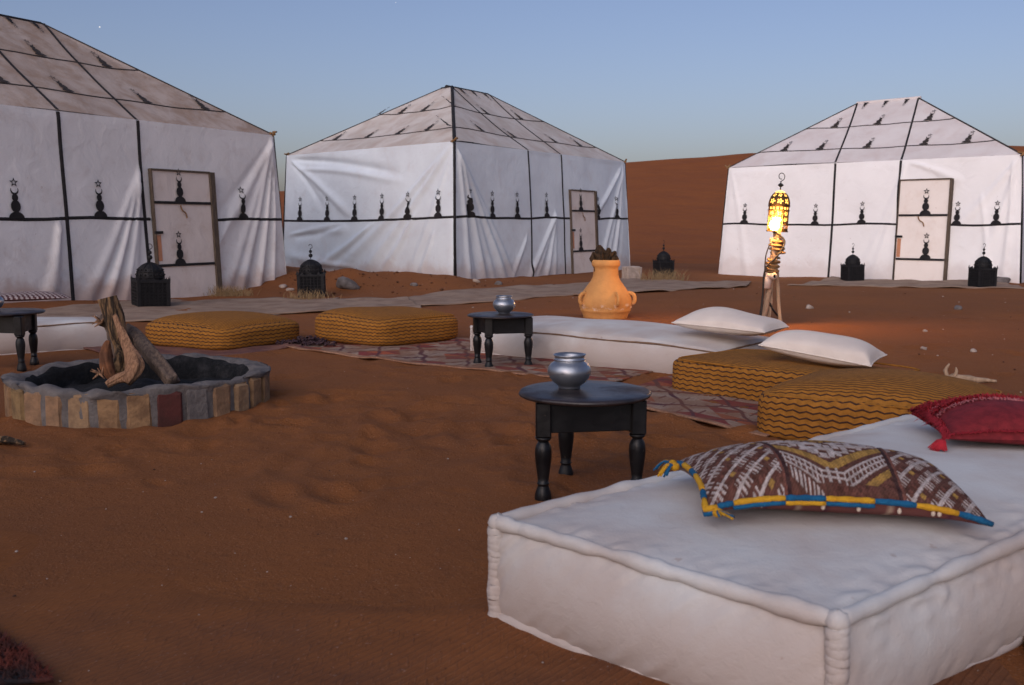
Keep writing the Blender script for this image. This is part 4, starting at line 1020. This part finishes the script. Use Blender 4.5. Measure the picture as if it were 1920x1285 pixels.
# ------------------------------------------------------------------ black iron lanterns
def floor_lantern():
    root = empty('floor_lantern', (0, 0, 0)); W = .205; H = .37
    q = MBd()
    q.add(*box_g(-W, W, -W, W, .0, .035, .004)); q.add(*box_g(-W-.006, W+.006, -W-.006, W+.006, H-.035, H, .004)); q.add(*box_g(-W-.004, W+.004, -W-.004, W+.004, .19, .205, .002))
    q.build('base_frame', MIRON, root, False)
    for i in range(4):
        a = math.pi/2*i; q = MBd(); q.add(*box_g(-W*.80, W*.80, -W+.004, -W+.016, .035, H-.035, .001))
        v, f = q.v[0], q.f; o = mesh('panel', rotz((v, f), a)[0], f, MIRON2, root, False)
        k = MBd()                                             # pierced scrollwork: bars and rings over a dark inside
        for x in np.linspace(-W*.8, W*.8, 7): k.add(*rotz(box_g(x-.006, x+.006, -W-.001, -W+.005, .035, H-.035, .001), a))
        for z in (.075, .115, .155, .245, .29): k.add(*rotz(box_g(-W*.8, W*.8, -W-.0, -W+.006, z-.005, z+.005, .001), a))
        for x in np.linspace(-W*.66, W*.66, 6):
            for z in (.055, .095, .135, .175, .225, .268, .31):
                pts = [(x+.014*math.cos(t), -W-.002, z+.014*math.sin(t)) for t in np.linspace(0, 6.2832, 9)[:-1]]
                v, f = tube_g(pts, .003, 4, closed=True, up=Vector((0, 1, 0))); k.add(*rotz((v, f), a))
        k.build('scrollwork', MIRON, root, False)['kind'] = 'stuff'
        o = mesh('corner_post', *rotz(box_g(-W-.004, -W*.80, -W-.004, -W*.80, .035, H+.012, .003), a), MIRON, root, False)
        for x in (-W+.006, -W*.62, -W*.0, W*.62):
            hh = .065 if abs(x) > W*.8 else (.045 if abs(x) > .01 else .03); wd_ = .030
            v = [(x-wd_, -W-.004, H), (x+wd_, -W-.004, H), (x+wd_, -W+.004, H), (x-wd_, -W+.004, H), (x, -W, H+hh)]
            mesh('crenel', *rotz((np.array(v), [[0, 1, 4], [1, 2, 4], [2, 3, 4], [3, 0, 4], [3, 2, 1, 0]]), a), MIRON, root, False)
    pr = [(.172, H), (.176, H+.05), (.168, H+.10), (.145, H+.15), (.105, H+.187), (.055, H+.212), (.016, H+.224)]
    v, f = lathe_g(pr, 16); mesh('dome', v, f, MIRON, root, False)
    k = MBd()
    for i in range(8):
        a = i*math.pi/4; k.add(*tube_g([Vector((r_*1.01*math.cos(a), r_*1.01*math.sin(a), z_)) for r_, z_ in pr], .007, 5))
    for z_, r_ in ((H+.03, .178), (H+.105, .170)): k.add(*tube_g([(r_*math.cos(t), r_*math.sin(t), z_) for t in np.linspace(0, 6.2832, 25)[:-1]], .007, 5, closed=True))
    for i in range(16):
        a = i*math.pi/8+.2
        for z_, r_ in ((H+.065, .178), (H+.13, .160)): k.add(*lathe_g([(0, -.016), (.016, 0), (0, .016)], 6, c=(r_*math.cos(a), r_*math.sin(a), z_)))
    k.build('dome_ribs', MIRON, root, True)['kind'] = 'stuff'
    v, f = tube_g([(0, 0, H+.2), (0, 0, H+.40)], .006, 6); mesh('stem', v, f, MIRON, root)
    for z_, r_ in ((H+.29, .034), (H+.355, .027)):
        v, f = lathe_g([(0, -r_), (r_*.7, -r_*.7), (r_, 0), (r_*.7, r_*.7), (0, r_)], 14, c=(0, 0, z_)); mesh('finial_ball', v, f, MIRON, root)
    pts = [(.034*math.cos(t)*(1-.35*k_/14), 0, H+.435+.034*math.sin(t)) for k_, t in enumerate(np.linspace(R(-90), R(170), 15))]
    v, f = tube_g([(0, 0, H+.39)]+pts, .0045, 6, up=Vector((0, 1, 0))); mesh('hook', v, f, MIRON, root)
    return root
LN = floor_lantern()
LSPOT = [(283, 577, 1.0, .55, 'large black iron floor lantern in front of the left tent door'), (585, 558, .97, .12, 'black iron floor lantern between the left and middle tents'),
         (1244, 522, .85, .3, 'black iron floor lantern alone before the dune, between middle and right tents'), (1598, 531, .86, .16, 'black iron floor lantern left of the right tent door'), (1841, 541, .86, .12, 'black iron floor lantern near the right edge of the photo')]
def copy_tree(o, parent=None):
    c = o.copy(); col.objects.link(c); c.parent = parent
    for ch in list(o.children): copy_tree(ch, c)
    return c
for i, (px, py, s, rz, lb) in enumerate(LSPOT):
    o = LN if i == 0 else copy_tree(LN); p = gnd(px, py-2); o.location = (p.x, p.y, ztf(p.x, p.y)-.01); o.rotation_euler = (random.uniform(-.02, .02), random.uniform(-.02, .02), rz); o.scale = (s*(.92 if i > 1 else 1), s*(.92 if i > 1 else 1), s*(1.06 if i > 1 else 1))
    tag(o, lb, 'lantern', 'black iron floor lanterns')

# ------------------------------------------------------------------ lit lantern on its pole of bound branches
PY = 11.0
def lamp_pole():
    b = aty(1440, 607, PY); root = empty('lamp_pole', (b.x, b.y, 0), 0, 'rope-bound pole of crooked branches carrying the lit lantern', 'pole')
    L_ = lambda px, py, dy=0: aty(px, py, PY+dy)-root.location
    def stick(name, pts, rads, mat=MSTICK, seg=8):
        P = smooth_path(pts, 6); t = np.linspace(0, len(rads)-1, len(P)); rd = np.interp(t, range(len(rads)), rads)
        v, f = tube_g(P, rd.tolist(), seg, jitter=.25); mesh(name, v, f, mat, root)
    stick('branch', [L_(1427, 612), L_(1437, 570), L_(1444, 530), L_(1449, 490), L_(1457, 450), L_(1456, 425)], [.030, .034, .036, .040, .046, .030])
    stick('branch', [L_(1438, 612, .05), L_(1445, 570, .05), L_(1447, 520, .05), L_(1458, 470, .04)], [.022, .02, .022, .025])
    stick('branch', [L_(1464, 612, -.03), L_(1460, 570), L_(1458, 530), L_(1452, 480, -.03), L_(1447, 446, -.02)], [.022, .02, .022, .026, .026])
    stick('branch', [L_(1466, 600, .12), L_(1450, 582, .05), L_(1438, 560, .02)], [.012, .012, .012], MCAB)
    for j, (y0, y1, n) in enumerate(((452, 474, 6), (486, 510, 6))):                     # coils of rope
        P = []
        for k in range(n*14+1):
            t = k/(n*14); c = L_(1455-(6 if j else 0)+(-4 if j else 3)*t+(1 if j else 0), y0+(y1-y0)*t); a = t*n*6.2832; rr = .066+.010*math.sin(k*.7)
            P.append(c+Vector((rr*math.cos(a), rr*math.sin(a), .012*math.sin(a*.5+j))))
        v, f = tube_g(P, .014, 6); mesh('rope_coil', v, f, MROPE, root)
    P = smooth_path([L_(1448, 432, -.08), L_(1470, 450, -.08), L_(1466, 468, -.09), L_(1452, 486, -.09), L_(1438, 500, -.08), L_(1432, 520, -.07), L_(1430, 560, -.07), L_(1424, 612, -.08)], 8)
    v, f = tube_g(P, .011, 6); mesh('cable', v, f, MCAB, root)
    P = smooth_path([L_(1445, 455, -.06), L_(1436, 480, -.05), L_(1433, 520, -.06), L_(1427, 575, -.06), L_(1421, 612, -.06)], 8)
    v, f = tube_g(P, .008, 6); mesh('cable', v, f, MCAB, root)
    q = MBd(); q.add(*tube_g([L_(1437, 541, -.045), L_(1439, 527, -.045), L_(1442, 513, -.045)], .044, 16)); q.add(*tube_g([L_(1441, 518, -.06), L_(1451, 518, -.12)], .030, 14)); q.build('pipe_joint', MPVC, root)
    v, f = tube_g([L_(1450, 518, -.115), L_(1452, 518, -.135)], .036, 16); mesh('pipe_collar', v, f, MPVC, root)
    v, f = tube_g([L_(1452, 518, -.134), L_(1453, 518, -.139)], .020, 14); mesh('pipe_mouth', v, f, MIRON2, root)
lamp_pole()
def lit_lantern():
    b = aty(1457, 434, PY); root = empty('lit_lantern', (b.x, b.y, b.z), 0, 'pierced metal lantern glowing yellow on top of the branch pole', 'lantern'); root.rotation_euler = (0, R(3), .2)
    m, n, bs = nodemat('lantern brass'); bs.inputs['Base Color'].default_value = (.10, .055, .02, 1); bs.inputs['Metallic'].default_value = .7; bs.inputs['Roughness'].default_value = .5
    mg, n, bs = nodemat('glowing frosted glass'); bs.inputs['Base Color'].default_value = (.9, .6, .2, 1); bs.inputs['Emission Color'].default_value = (1, .50, .09, 1); bs.inputs['Emission Strength'].default_value = 2.6
    mb, n, bs = nodemat('bulb'); bs.inputs['Base Color'].default_value = (1, .9, .7, 1); bs.inputs['Emission Color'].default_value = (1, .48, .14, 1); bs.inputs['Emission Strength'].default_value = 750
    Rr, Hc, Hd = .110, .28, .15; nu, nv = 96, 76; tot = Hc+Hd*1.25
    def P(u, t):                                               # t arc length along the side then over the dome
        if t < Hc: return Rr*(1.0), t
        a = (t-Hc)/(tot-Hc)*math.pi/2; return Rr*math.cos(a)**.85+.006, Hc+Hd*math.sin(a)
    V = []; 
    for i in range(nu):
        for j in range(nv):
            r_, z_ = P(0, tot*j/(nv-1)); a = 6.2832*i/nu; V.append((r_*math.cos(a), r_*math.sin(a), z_))
    F = []
    for i in range(nu):
        for j in range(nv-1):
            t = tot*(j+.5)/(nv-1); u = (i+.5)/nu*8; fu = u % 1-.5; hole = False
            if t < .022: hole = False
            elif t < .225:                                     # rosettes in the lower drum
                k = (t-.022)/.0677; ft = k % 1-.5; rr_ = math.hypot(fu, ft); an = math.atan2(ft, fu); hole = .10 < rr_ < .30+.12*math.cos(6*an) or (abs(fu) > .40 and abs(ft) > .36)
            elif .236 < t < .262: hole = abs((i % 6)-2.5) < 2.2
            elif t > .285:
                k = (t-.285)/.066; ft = k % 1-.5; rr_ = math.hypot(fu, ft); an = math.atan2(ft, fu); hole = (.10 < rr_ < .30+.1*math.cos(5*an)) and t < tot*.92
            if not hole: F.append([i*nv+j, ((i+1) % nu)*nv+j, ((i+1) % nu)*nv+j+1, i*nv+j+1])
    o = mesh('pierced_shell', V, F, m, root); md = o.modifiers.new('Solidify', 'SOLIDIFY'); md.thickness = .003
    for i in range(8):
        a = i*math.pi/4; pts = [Vector((math.cos(a)*(P(0, t)[0]+.002), math.sin(a)*(P(0, t)[0]+.002), P(0, t)[1])) for t in np.linspace(0, tot*.97, 16)]
        v, f = tube_g(pts, .0045, 5); mesh('rib', v, f, m, root)
    for z_ in (.0, .228, .272): 
        v, f = tube_g([((Rr+.003)*math.cos(t), (Rr+.003)*math.sin(t), z_) for t in np.linspace(0, 6.2832, 41)[:-1]], .006, 6, closed=True); mesh('hoop', v, f, m, root)
    v, f = lathe_g([(.06, .10), (.095, .12), (.097, .30), (.085, .37), (.05, .43), (0, .45)], 32); mesh('glass_liner', v, f, mg, root)
    v, f = tube_g([(0, 0, Hc+Hd-.01), (0, 0, Hc+Hd+.11)], .006, 6); mesh('stem', v, f, MIRON, root)
    v, f = lathe_g([(0, -.028), (.012, -.02), (.034, 0), (.014, .018), (0, .026)], 16, c=(0, 0, Hc+Hd+.072)); mesh('finial', v, f, MIRON, root)
    pts = [Vector((.045*math.cos(t)*(1-.5*k_/20), 0, Hc+Hd+.165+.045*math.sin(t)*(1-.4*k_/20))) for k_, t in enumerate(np.linspace(R(-70), R(290), 21))]
    v, f = tube_g([Vector((-.008, 0, Hc+Hd+.105))]+pts, .0045, 6, up=Vector((0, 1, 0))); mesh('hook', v, f, MIRON, root)
    bp = Vector((-.100, -.130, .062)); v, f = lathe_g([(0, -.05), (.03, -.043), (.05, -.015), (.052, .005), (.043, .03), (.025, .05), (.018, .075), (0, .08)], 20, c=bp); mesh('bulb', v, f, mb, root)
    v, f = tube_g([bp+Vector((0, 0, -.055)), bp+Vector((.04, .08, -.07)), Vector((0, 0, -.02))], .016, 8); mesh('bulb_holder', v, f, MIRON, root)
lit_lantern()

# ------------------------------------------------------------------ rugs and mats lying on the sand
def sheet(name, label, cat, poly, mat, nu=160, nv=40, off=.012, wob=.006, seed=1, dye=None, edge=.03, grp=None, sink=0, kind=None, frac=1):
    """poly: four world corners (bl, br, tr, tl); an uneven sheet following the sand"""
    a, b, c, d = [np.array((p[0], p[1])) for p in poly]
    U, V = np.meshgrid(np.linspace(0, 1, nu), np.linspace(0, 1, nv), indexing='ij'); w1, w2 = Wav(seed, 10, .9, 4.), Wav(seed+1, 14, 4., 16.)
    XY = ((1-U)*(1-V))[..., None]*a+(U*(1-V))[..., None]*b+(U*V)[..., None]*c+((1-U)*V)[..., None]*d
    ew = (edge*w1(XY[..., 0], XY[..., 1])+edge*.4*w2(XY[..., 0], XY[..., 1]))[..., None]
    nrm = (d-a)/np.linalg.norm(d-a); XY = XY+nrm*ew
    e = np.minimum(np.minimum(U, 1-U)*np.linalg.norm(b-a), np.minimum(V, 1-V)*np.linalg.norm(d-a))
    Z = zt(XY[..., 0], XY[..., 1])+off+wob*w2(XY[..., 0]*1.2, XY[..., 1]*1.2)-sink*(1-sstep(e+.25*w2(XY[..., 0]*.5, XY[..., 1]*.5)*(sink > 0), 0, .9))
    m = mesh(name, np.concatenate([XY, Z[..., None]], -1).reshape(-1, 3), gridfaces(nu, nv), mat, dye=None if dye is None else dye(U, V).reshape(-1, 3))
    if not sink: md = m.modifiers.new('Solidify', 'SOLIDIFY'); md.thickness = .012; md.offset = -1
    tag(m, label, cat, grp, kind); return m
def rug_dye(nx, ny, flip=0):
    def fn(U, V):
        base = np.array((.30, .22, .17)); C = np.zeros(U.shape+(3,)); C[:] = base
        x, y = U*nx, V*ny; p, q = x+y, x-y; wob = .06*np.sin(x*9)*np.sin(y*7)
        fp, fq = np.abs((p+wob) % 1-.5), np.abs((q-wob) % 1-.5); ip, iq = np.floor(p), np.floor(q)
        red = ((ip+iq+flip) % 3 == 0) & (np.abs((y*2+.2) % 1-.5) < .3); C[red] = (.19, .042, .04)
        org = ((ip*2+iq) % 5 == 0) & (np.abs((y*2+.7) % 1-.5) < .2); C[org] = (.33, .085, .045)
        C[(fp < .045) | (fq < .045)] = (.085, .035, .045)
        C[(np.abs((x*4) % 1-.5) < .06) & (np.abs(fp-.25) < .12)] = (.12, .05, .05)
        brd = (V < .03) | (V > .97); C[brd] = (.30, .17, .11)
        n = hsh(np.floor(U*400), np.floor(V*160)); C *= (.78+.4*n)[..., None]; return C
    return fn
sheet('rug', 'cream and red diamond patterned rug under the small table and second cushion', 'rug', [(-2.05, 8.82), (.66, 6.66), (1.75, 8.2), (-1.1, 10.0)], MRUG, 360, 170, .018, .003, 51, rug_dye(7, 3.2), .02)
sheet('rug', 'faded red and orange rug end between the round table and the ochre cushions', 'rug', [(.55, 6.05), (1.32, 5.02), (2.1, 6.0), (1.25, 7.2)], MRUG, 200, 200, .026, .004, 54, rug_dye(2.4, 2.6, 1), .03)
sheet('rug', 'dark thin rug with a frayed edge under the left ochre cushion', 'rug', [(-3.0, 7.95), (-1.75, 9.05), (-2.4, 9.7), (-3.9, 8.9)], M('dark rug', (.12, .05, .045), (.20, .09, .06), 6, bsc=80, bd=.006), 120, 60, .014, .006, 57, None, .03)
JG = 'jute mats laid as a path before the tents'
def zp(px, py): p = onz(px, py); return (p.x, p.y)
sheet('jute_mat', 'grey brown jute mat in front of the left tent, behind the left cushions', 'mat', [zp(-60, 607), zp(480, 600), zp(640, 558), zp(300, 562)], MJUTE, 140, 40, .016, .007, 61, None, .08, JG)
sheet('jute_mat', 'jute mat running behind the cushion left of the small table', 'mat', [zp(440, 592), zp(790, 580), zp(760, 558), zp(560, 562)], MJUTE, 120, 40, .03, .008, 63, None, .08, JG)
sheet('jute_mat', 'pale jute mat in front of the middle tent', 'mat', [zp(640, 585), zp(1120, 552), zp(1180, 528), zp(800, 552)], MJUTE, 140, 40, .02, .007, 65, None, .10, JG)
sheet('jute_mat', 'jute mat between the clay jar and the lamp pole', 'mat', [zp(1075, 556), zp(1400, 542), zp(1410, 529), zp(1120, 525)], MJUTE, 120, 40, .028, .008, 67, None, .10, JG)
sheet('jute_mat', 'sandy jute mat in front of the right tent door', 'mat', [zp(1470, 538), zp(1930, 543), zp(1840, 526), zp(1560, 521)], MJUTE, 120, 40, .02, .006, 69, None, .10, JG)
# woven mat half lost under the sand in the foreground
def foremat():
    m, n, b = nodemat('buried woven mat'); co = coord(n, 'Object', (1, 1, 1), (0, 0, R(38)))
    wv = n.nodes.new('ShaderNodeTexWave'); wv.inputs['Scale'].default_value = 13; wv.inputs['Distortion'].default_value = 1.2; wv.inputs['Detail'].default_value = 3; n.links.new(co, wv.inputs[0])
    lines = ramp(n, wv.outputs['Fac'], .55, .95)
    nz = ramp(n, noise(n, coord(n), 3.0, 8, .65), .42, .60)
    fine = ramp(n, noise(n, coord(n, 'Object', (120, 12, 1), (0, 0, R(38))), 1, 3), .5, .75)
    base = mixc(n, ramp(n, noise(n, coord(n), 1.1, 6), .4, .62), (.195, .071, .028), (.135, .057, .032))
    base = mixc(n, mth(n, 'MULTIPLY', mth(n, 'MULTIPLY', lines, nz), .30), base, (.27, .125, .06))
    base = mixc(n, mth(n, 'MULTIPLY', fine, .35), base, (.21, .11, .075))
    sxx = n.nodes.new('ShaderNodeSeparateXYZ'); n.links.new(coord(n), sxx.inputs[0])      # drifted sand lies over its far edge
    cover = ramp(n, mth(n, 'ADD', sxx.outputs[1], mth(n, 'MULTIPLY', noise(n, coord(n), 1.6, 6), 1.4)), 2.7, 3.8)
    base = mixc(n, cover, base, mixc(n, ramp(n, noise(n, coord(n), .35, 6, .6), .35, .65), (.245, .088, .028), (.205, .075, .027)))
    sp = ramp(n, noise(n, coord(n), 70, 2), .68, .74); base = mixc(n, mth(n, 'MULTIPLY', sp, .6), base, (.33, .2, .15))
    n.links.new(base, b.inputs['Base Color']); b.inputs['Roughness'].default_value = .95; b.inputs['Specular IOR Level'].default_value = .1
    p = bump(n, b, lines, .004, .6); p = bump(n, b, fine, .004, .6, p); bump(n, b, noise(n, coord(n), 5, 6), .03, .6, p)
    sheet('woven_mat', 'worn brown woven mat half buried in sand in the foreground', 'mat', [(-3.2, .6), (1.6, .6), (1.5, 3.35), (-3.6, 3.9)], m, 300, 260, .014, .002, 75, None, .10, None, .05)
foremat()

# ------------------------------------------------------------------ frilled cloth, corner of a red rug, block, stones, twigs, grass
def rag():
    k = MBd(); r = random.Random(4); p0 = onz(576, 647)
    for i in range(70):
        x = r.gauss(0, .12); y = r.gauss(0, .09); a = r.random()*6.28; z = .03+.06*math.exp(-(x*x+y*y)/.02)*r.random()
        pts = [Vector((p0.x+x+.035*math.cos(a+t), p0.y+y+.035*math.sin(a+t), ztf(p0.x, p0.y)+z+.012*math.sin(3*t))) for t in np.linspace(0, 3, 6)]
        k.add(*tube_g(pts, .010, 5, flat=.5))
    o = k.build('frilled_cloth', MRAG); tag(o, 'crumpled dark frilled cloth on the sand between the two far cushions', 'cloth')
rag()
def red_corner():
    c = zp(40, 1262); o = sheet('rug', 'ragged corner of a red and black shaggy rug at the bottom left', 'rug', [(-1.75, 2.15), zp(95, 1310), zp(40, 1240), (-1.75, 2.70)], M('shaggy red', (.07, .02, .015), (.015, .012, .015), 9, .4, .6, bsc=60, bd=.01), 80, 80, .035, .010, 77, None, .03)
    k = MBd(); r = random.Random(9); me = o.data
    for i in range(0, len(me.vertices), 3):
        p = me.vertices[i].co; d = Vector((r.uniform(-1, 1), r.uniform(-1, 1), r.uniform(.2, 1))).normalized()*.022; w_ = Vector((.003, 0, 0)); k.add([p-w_, p+w_, p+d], [[0, 1, 2]])
    f_ = k.build('pile', M('shaggy pile', (.11, .022, .014), (.025, .012, .012), 9, bd=0), o); f_['kind'] = 'stuff'
red_corner()
sheet('jute_mat', 'dull brown mat corner under the foreground mattress at the bottom right', 'mat', [(1.05, 1.75), (1.7, 1.9), (2.3, 2.9), (1.5, 2.9)], MJUTE, 60, 60, .02, .003, 79, None, .01)
def stone_g(r_, s, seed, flat=.65):
    rs = np.random.RandomState(seed); V, F, ax = cube(5); v = V/np.linalg.norm(V, axis=1)[:, None]; w_ = Wav(seed, 8, 1.2, 3.5)
    v = v*(1+.16*w_(v[:, 0]*1.4+v[:, 2], v[:, 1]*1.4))[:, None]*np.array([1, s, flat])*r_; return v, F.tolist()
STN = [(650, 542, .20, MSTON, 'grey flat-topped stone right of the second lantern'), (762, 521, .09, MSTON, 'dark grey stone on the sand bank below the middle tent'), (776, 531, .07, MSTON, 'small dark stone below the grey one on the sand bank'),
       (880, 521, .12, MSTON, 'blocky grey stone at the near corner of the middle tent'), (935, 534, .08, MSTON, 'small stone in front of the middle tent wall'), (893, 529, .07, MSTON2, 'pale flat shard beside the blocky grey stone'),
       (531, 540, .08, MSTON2, 'pale stone at the corner of the left tent'), (543, 545, .06, MSTON2, 'smaller pale chip beside the left tent corner'), (1826, 660, .03, MSTON2, 'pale stone on the open sand at right'), (1733, 655, .035, MSTON2, 'round pale lump on the open sand at right'),
       (1518, 579, .06, MSTON2, 'pale stone on the sand right of the lamp pole'), (1795, 580, .07, MSTON, 'dark flat stone on the sand below the right tent'), (150, 1117, .011, MSTON2, 'tiny white chip on the mat at lower left'), (1735, 622, .03, MSTON2, 'small stone on the sand below the right lanterns'),
       (1880, 530, .16, MSTON, 'brown clod at the hem of the right tent')]
for i, (px, py, r_, mt, lb) in enumerate(STN):
    p = gnd(px, py); v, f = stone_g(r_, .8, i+3, .55); o = mesh('stone', v, f, mt); o.location = (p.x, p.y, ztf(p.x, p.y)+r_*.22); o.rotation_euler.z = i*1.3; tag(o, lb, 'stone', 'stones lying on the sand')
v, f = box_g(-.17, .17, -.13, .13, 0, .30, .03); v = v+np.random.RandomState(3).randn(*v.shape)*.006
p = onz(1184, 524); o = mesh('pale_block', v, f, MSTON2, None, False); o.location = (p.x, p.y, ztf(p.x, p.y)-.02); o.rotation_euler.z = .4; tag(o, 'pale square block standing by the right end of the middle tent', 'block')
def pebbles():
    for nm, lab, mt, n_, seed in (('gravel', 'pale specks of grit scattered over the sand', MSTON2, 420, 3), ('clods', 'dark crumbs of dung and clods scattered over the sand', M('dark crumbs', (.12, .045, .018), (.06, .025, .014), 20, bd=0), 620, 5)):
        k = MBd(); r = random.Random(seed)
        for i in range(n_):
            y = 1.9+17*r.random()**1.6; x = (r.random()-.5)*1.15*y; s = (.0018+.005*r.random()**5)*(.6+y*.13)
            if nm == 'clods' and r.random() < .3: x, y = -3+r.gauss(0, 2), 17.2+r.gauss(0, .6); s = .010+.030*r.random()**4
            v, f = lathe_g([(0, -s*.5), (s, 0), (s*.6, s*.5), (0, s*.65)], 6, sy=.8+.5*r.random()); v[:, 2] += ztf(x, y)+s*.25+(.012 if y < 4 else .002); v[:, 0] += x; v[:, 1] += y; k.add(v, f)
        tag(k.build(nm, mt), lab, kind='stuff')
pebbles()
def twig_bundle():
    p = onz(1800, 722); z = ztf(p.x, p.y); root = empty('driftwood', (p.x, p.y, z), 0, 'small bleached twisted twig lying on the sand at right', 'twig')
    for nm, pts, rd in (('stem', [(-.12, 0, .02), (-.02, .02, .03), (.12, .0, .018), (.24, -.02, .012)], [.022, .026, .02, .008]), ('spur', [(-.08, 0, .02), (-.10, .01, .08), (-.08, .0, .13)], [.016, .014, .005]), ('spur', [(-.05, 0, .03), (-.03, .0, .07), (-.035, .0, .105)], [.014, .012, .005])):
        P = smooth_path(pts, 5); v, f = tube_g(P, np.interp(np.linspace(0, len(rd)-1, len(P)), range(len(rd)), rd).tolist(), 7, jitter=.4); mesh(nm, v, f, MSTICK, root)
twig_bundle()
def grass(label, px, py, n_, h, w_, seed):
    p = onz(px, py); r = random.Random(seed); k = MBd(); z = ztf(p.x, p.y)
    for i in range(n_):
        x, y = p.x+r.gauss(0, w_), p.y+r.gauss(0, w_*.5); L_ = h*r.uniform(.5, 1.2); dx, dy = r.gauss(0, .45)*L_, r.gauss(0, .3)*L_
        b = Vector((x, y, z-.01)); k.add([b+Vector((-.004, 0, 0)), b+Vector((.004, 0, 0)), b+Vector((dx*.4+.003, dy*.4, L_*.6)), b+Vector((dx*.4-.003, dy*.4, L_*.6)), b+Vector((dx, dy, L_))], [[0, 1, 2, 3], [3, 2, 4]])
    tag(k.build('dry_grass', MGRS), label, 'dry grass', 'dry grass tufts')
grass('dry grass tuft at the foot of the left tent door post', 430, 553, 260, .17, .16, 1)
grass('thin dry grass at the base of the second floor lantern', 577, 560, 120, .16, .16, 2)
grass('dry grass in front of the lone lantern before the dune', 1243, 528, 220, .24, .20, 3)
grass('sparse dry grass by the left wall of the big tent', 236, 560, 70, .14, .2, 4)
def charred_stick():
    p = onz(12, 838); o = log('dark charred stick lying on the sand below the fire pit', [Vector((p.x-.12, p.y, .02)), Vector((p.x, p.y+.01, .03)), Vector((p.x+.10, p.y-.02, .02))], [.012, .02, .008], MCHAR, 'stick', rough=.3, group=''); o['category'] = 'stick'
charred_stick()
# first stars over the camp
for px, py, r_ in ((187, 51, 1.6), (742, 5, .9)):
    d = ray(px, py).normalized(); m, n, b = nodemat('starlight'); b.inputs['Emission Color'].default_value = (1, .97, .93, 1); b.inputs['Emission Strength'].default_value = .9; b.inputs['Base Color'].default_value = (0, 0, 0, 1)
    v, f = lathe_g([(0, -r_), (r_*.7, -r_*.7), (r_, 0), (r_*.7, r_*.7), (0, r_)], 10, c=Vector((0, 0, EYE))+d*2600); tag(mesh('star', v, f, m), 'faint star in the dusk sky', kind='structure')
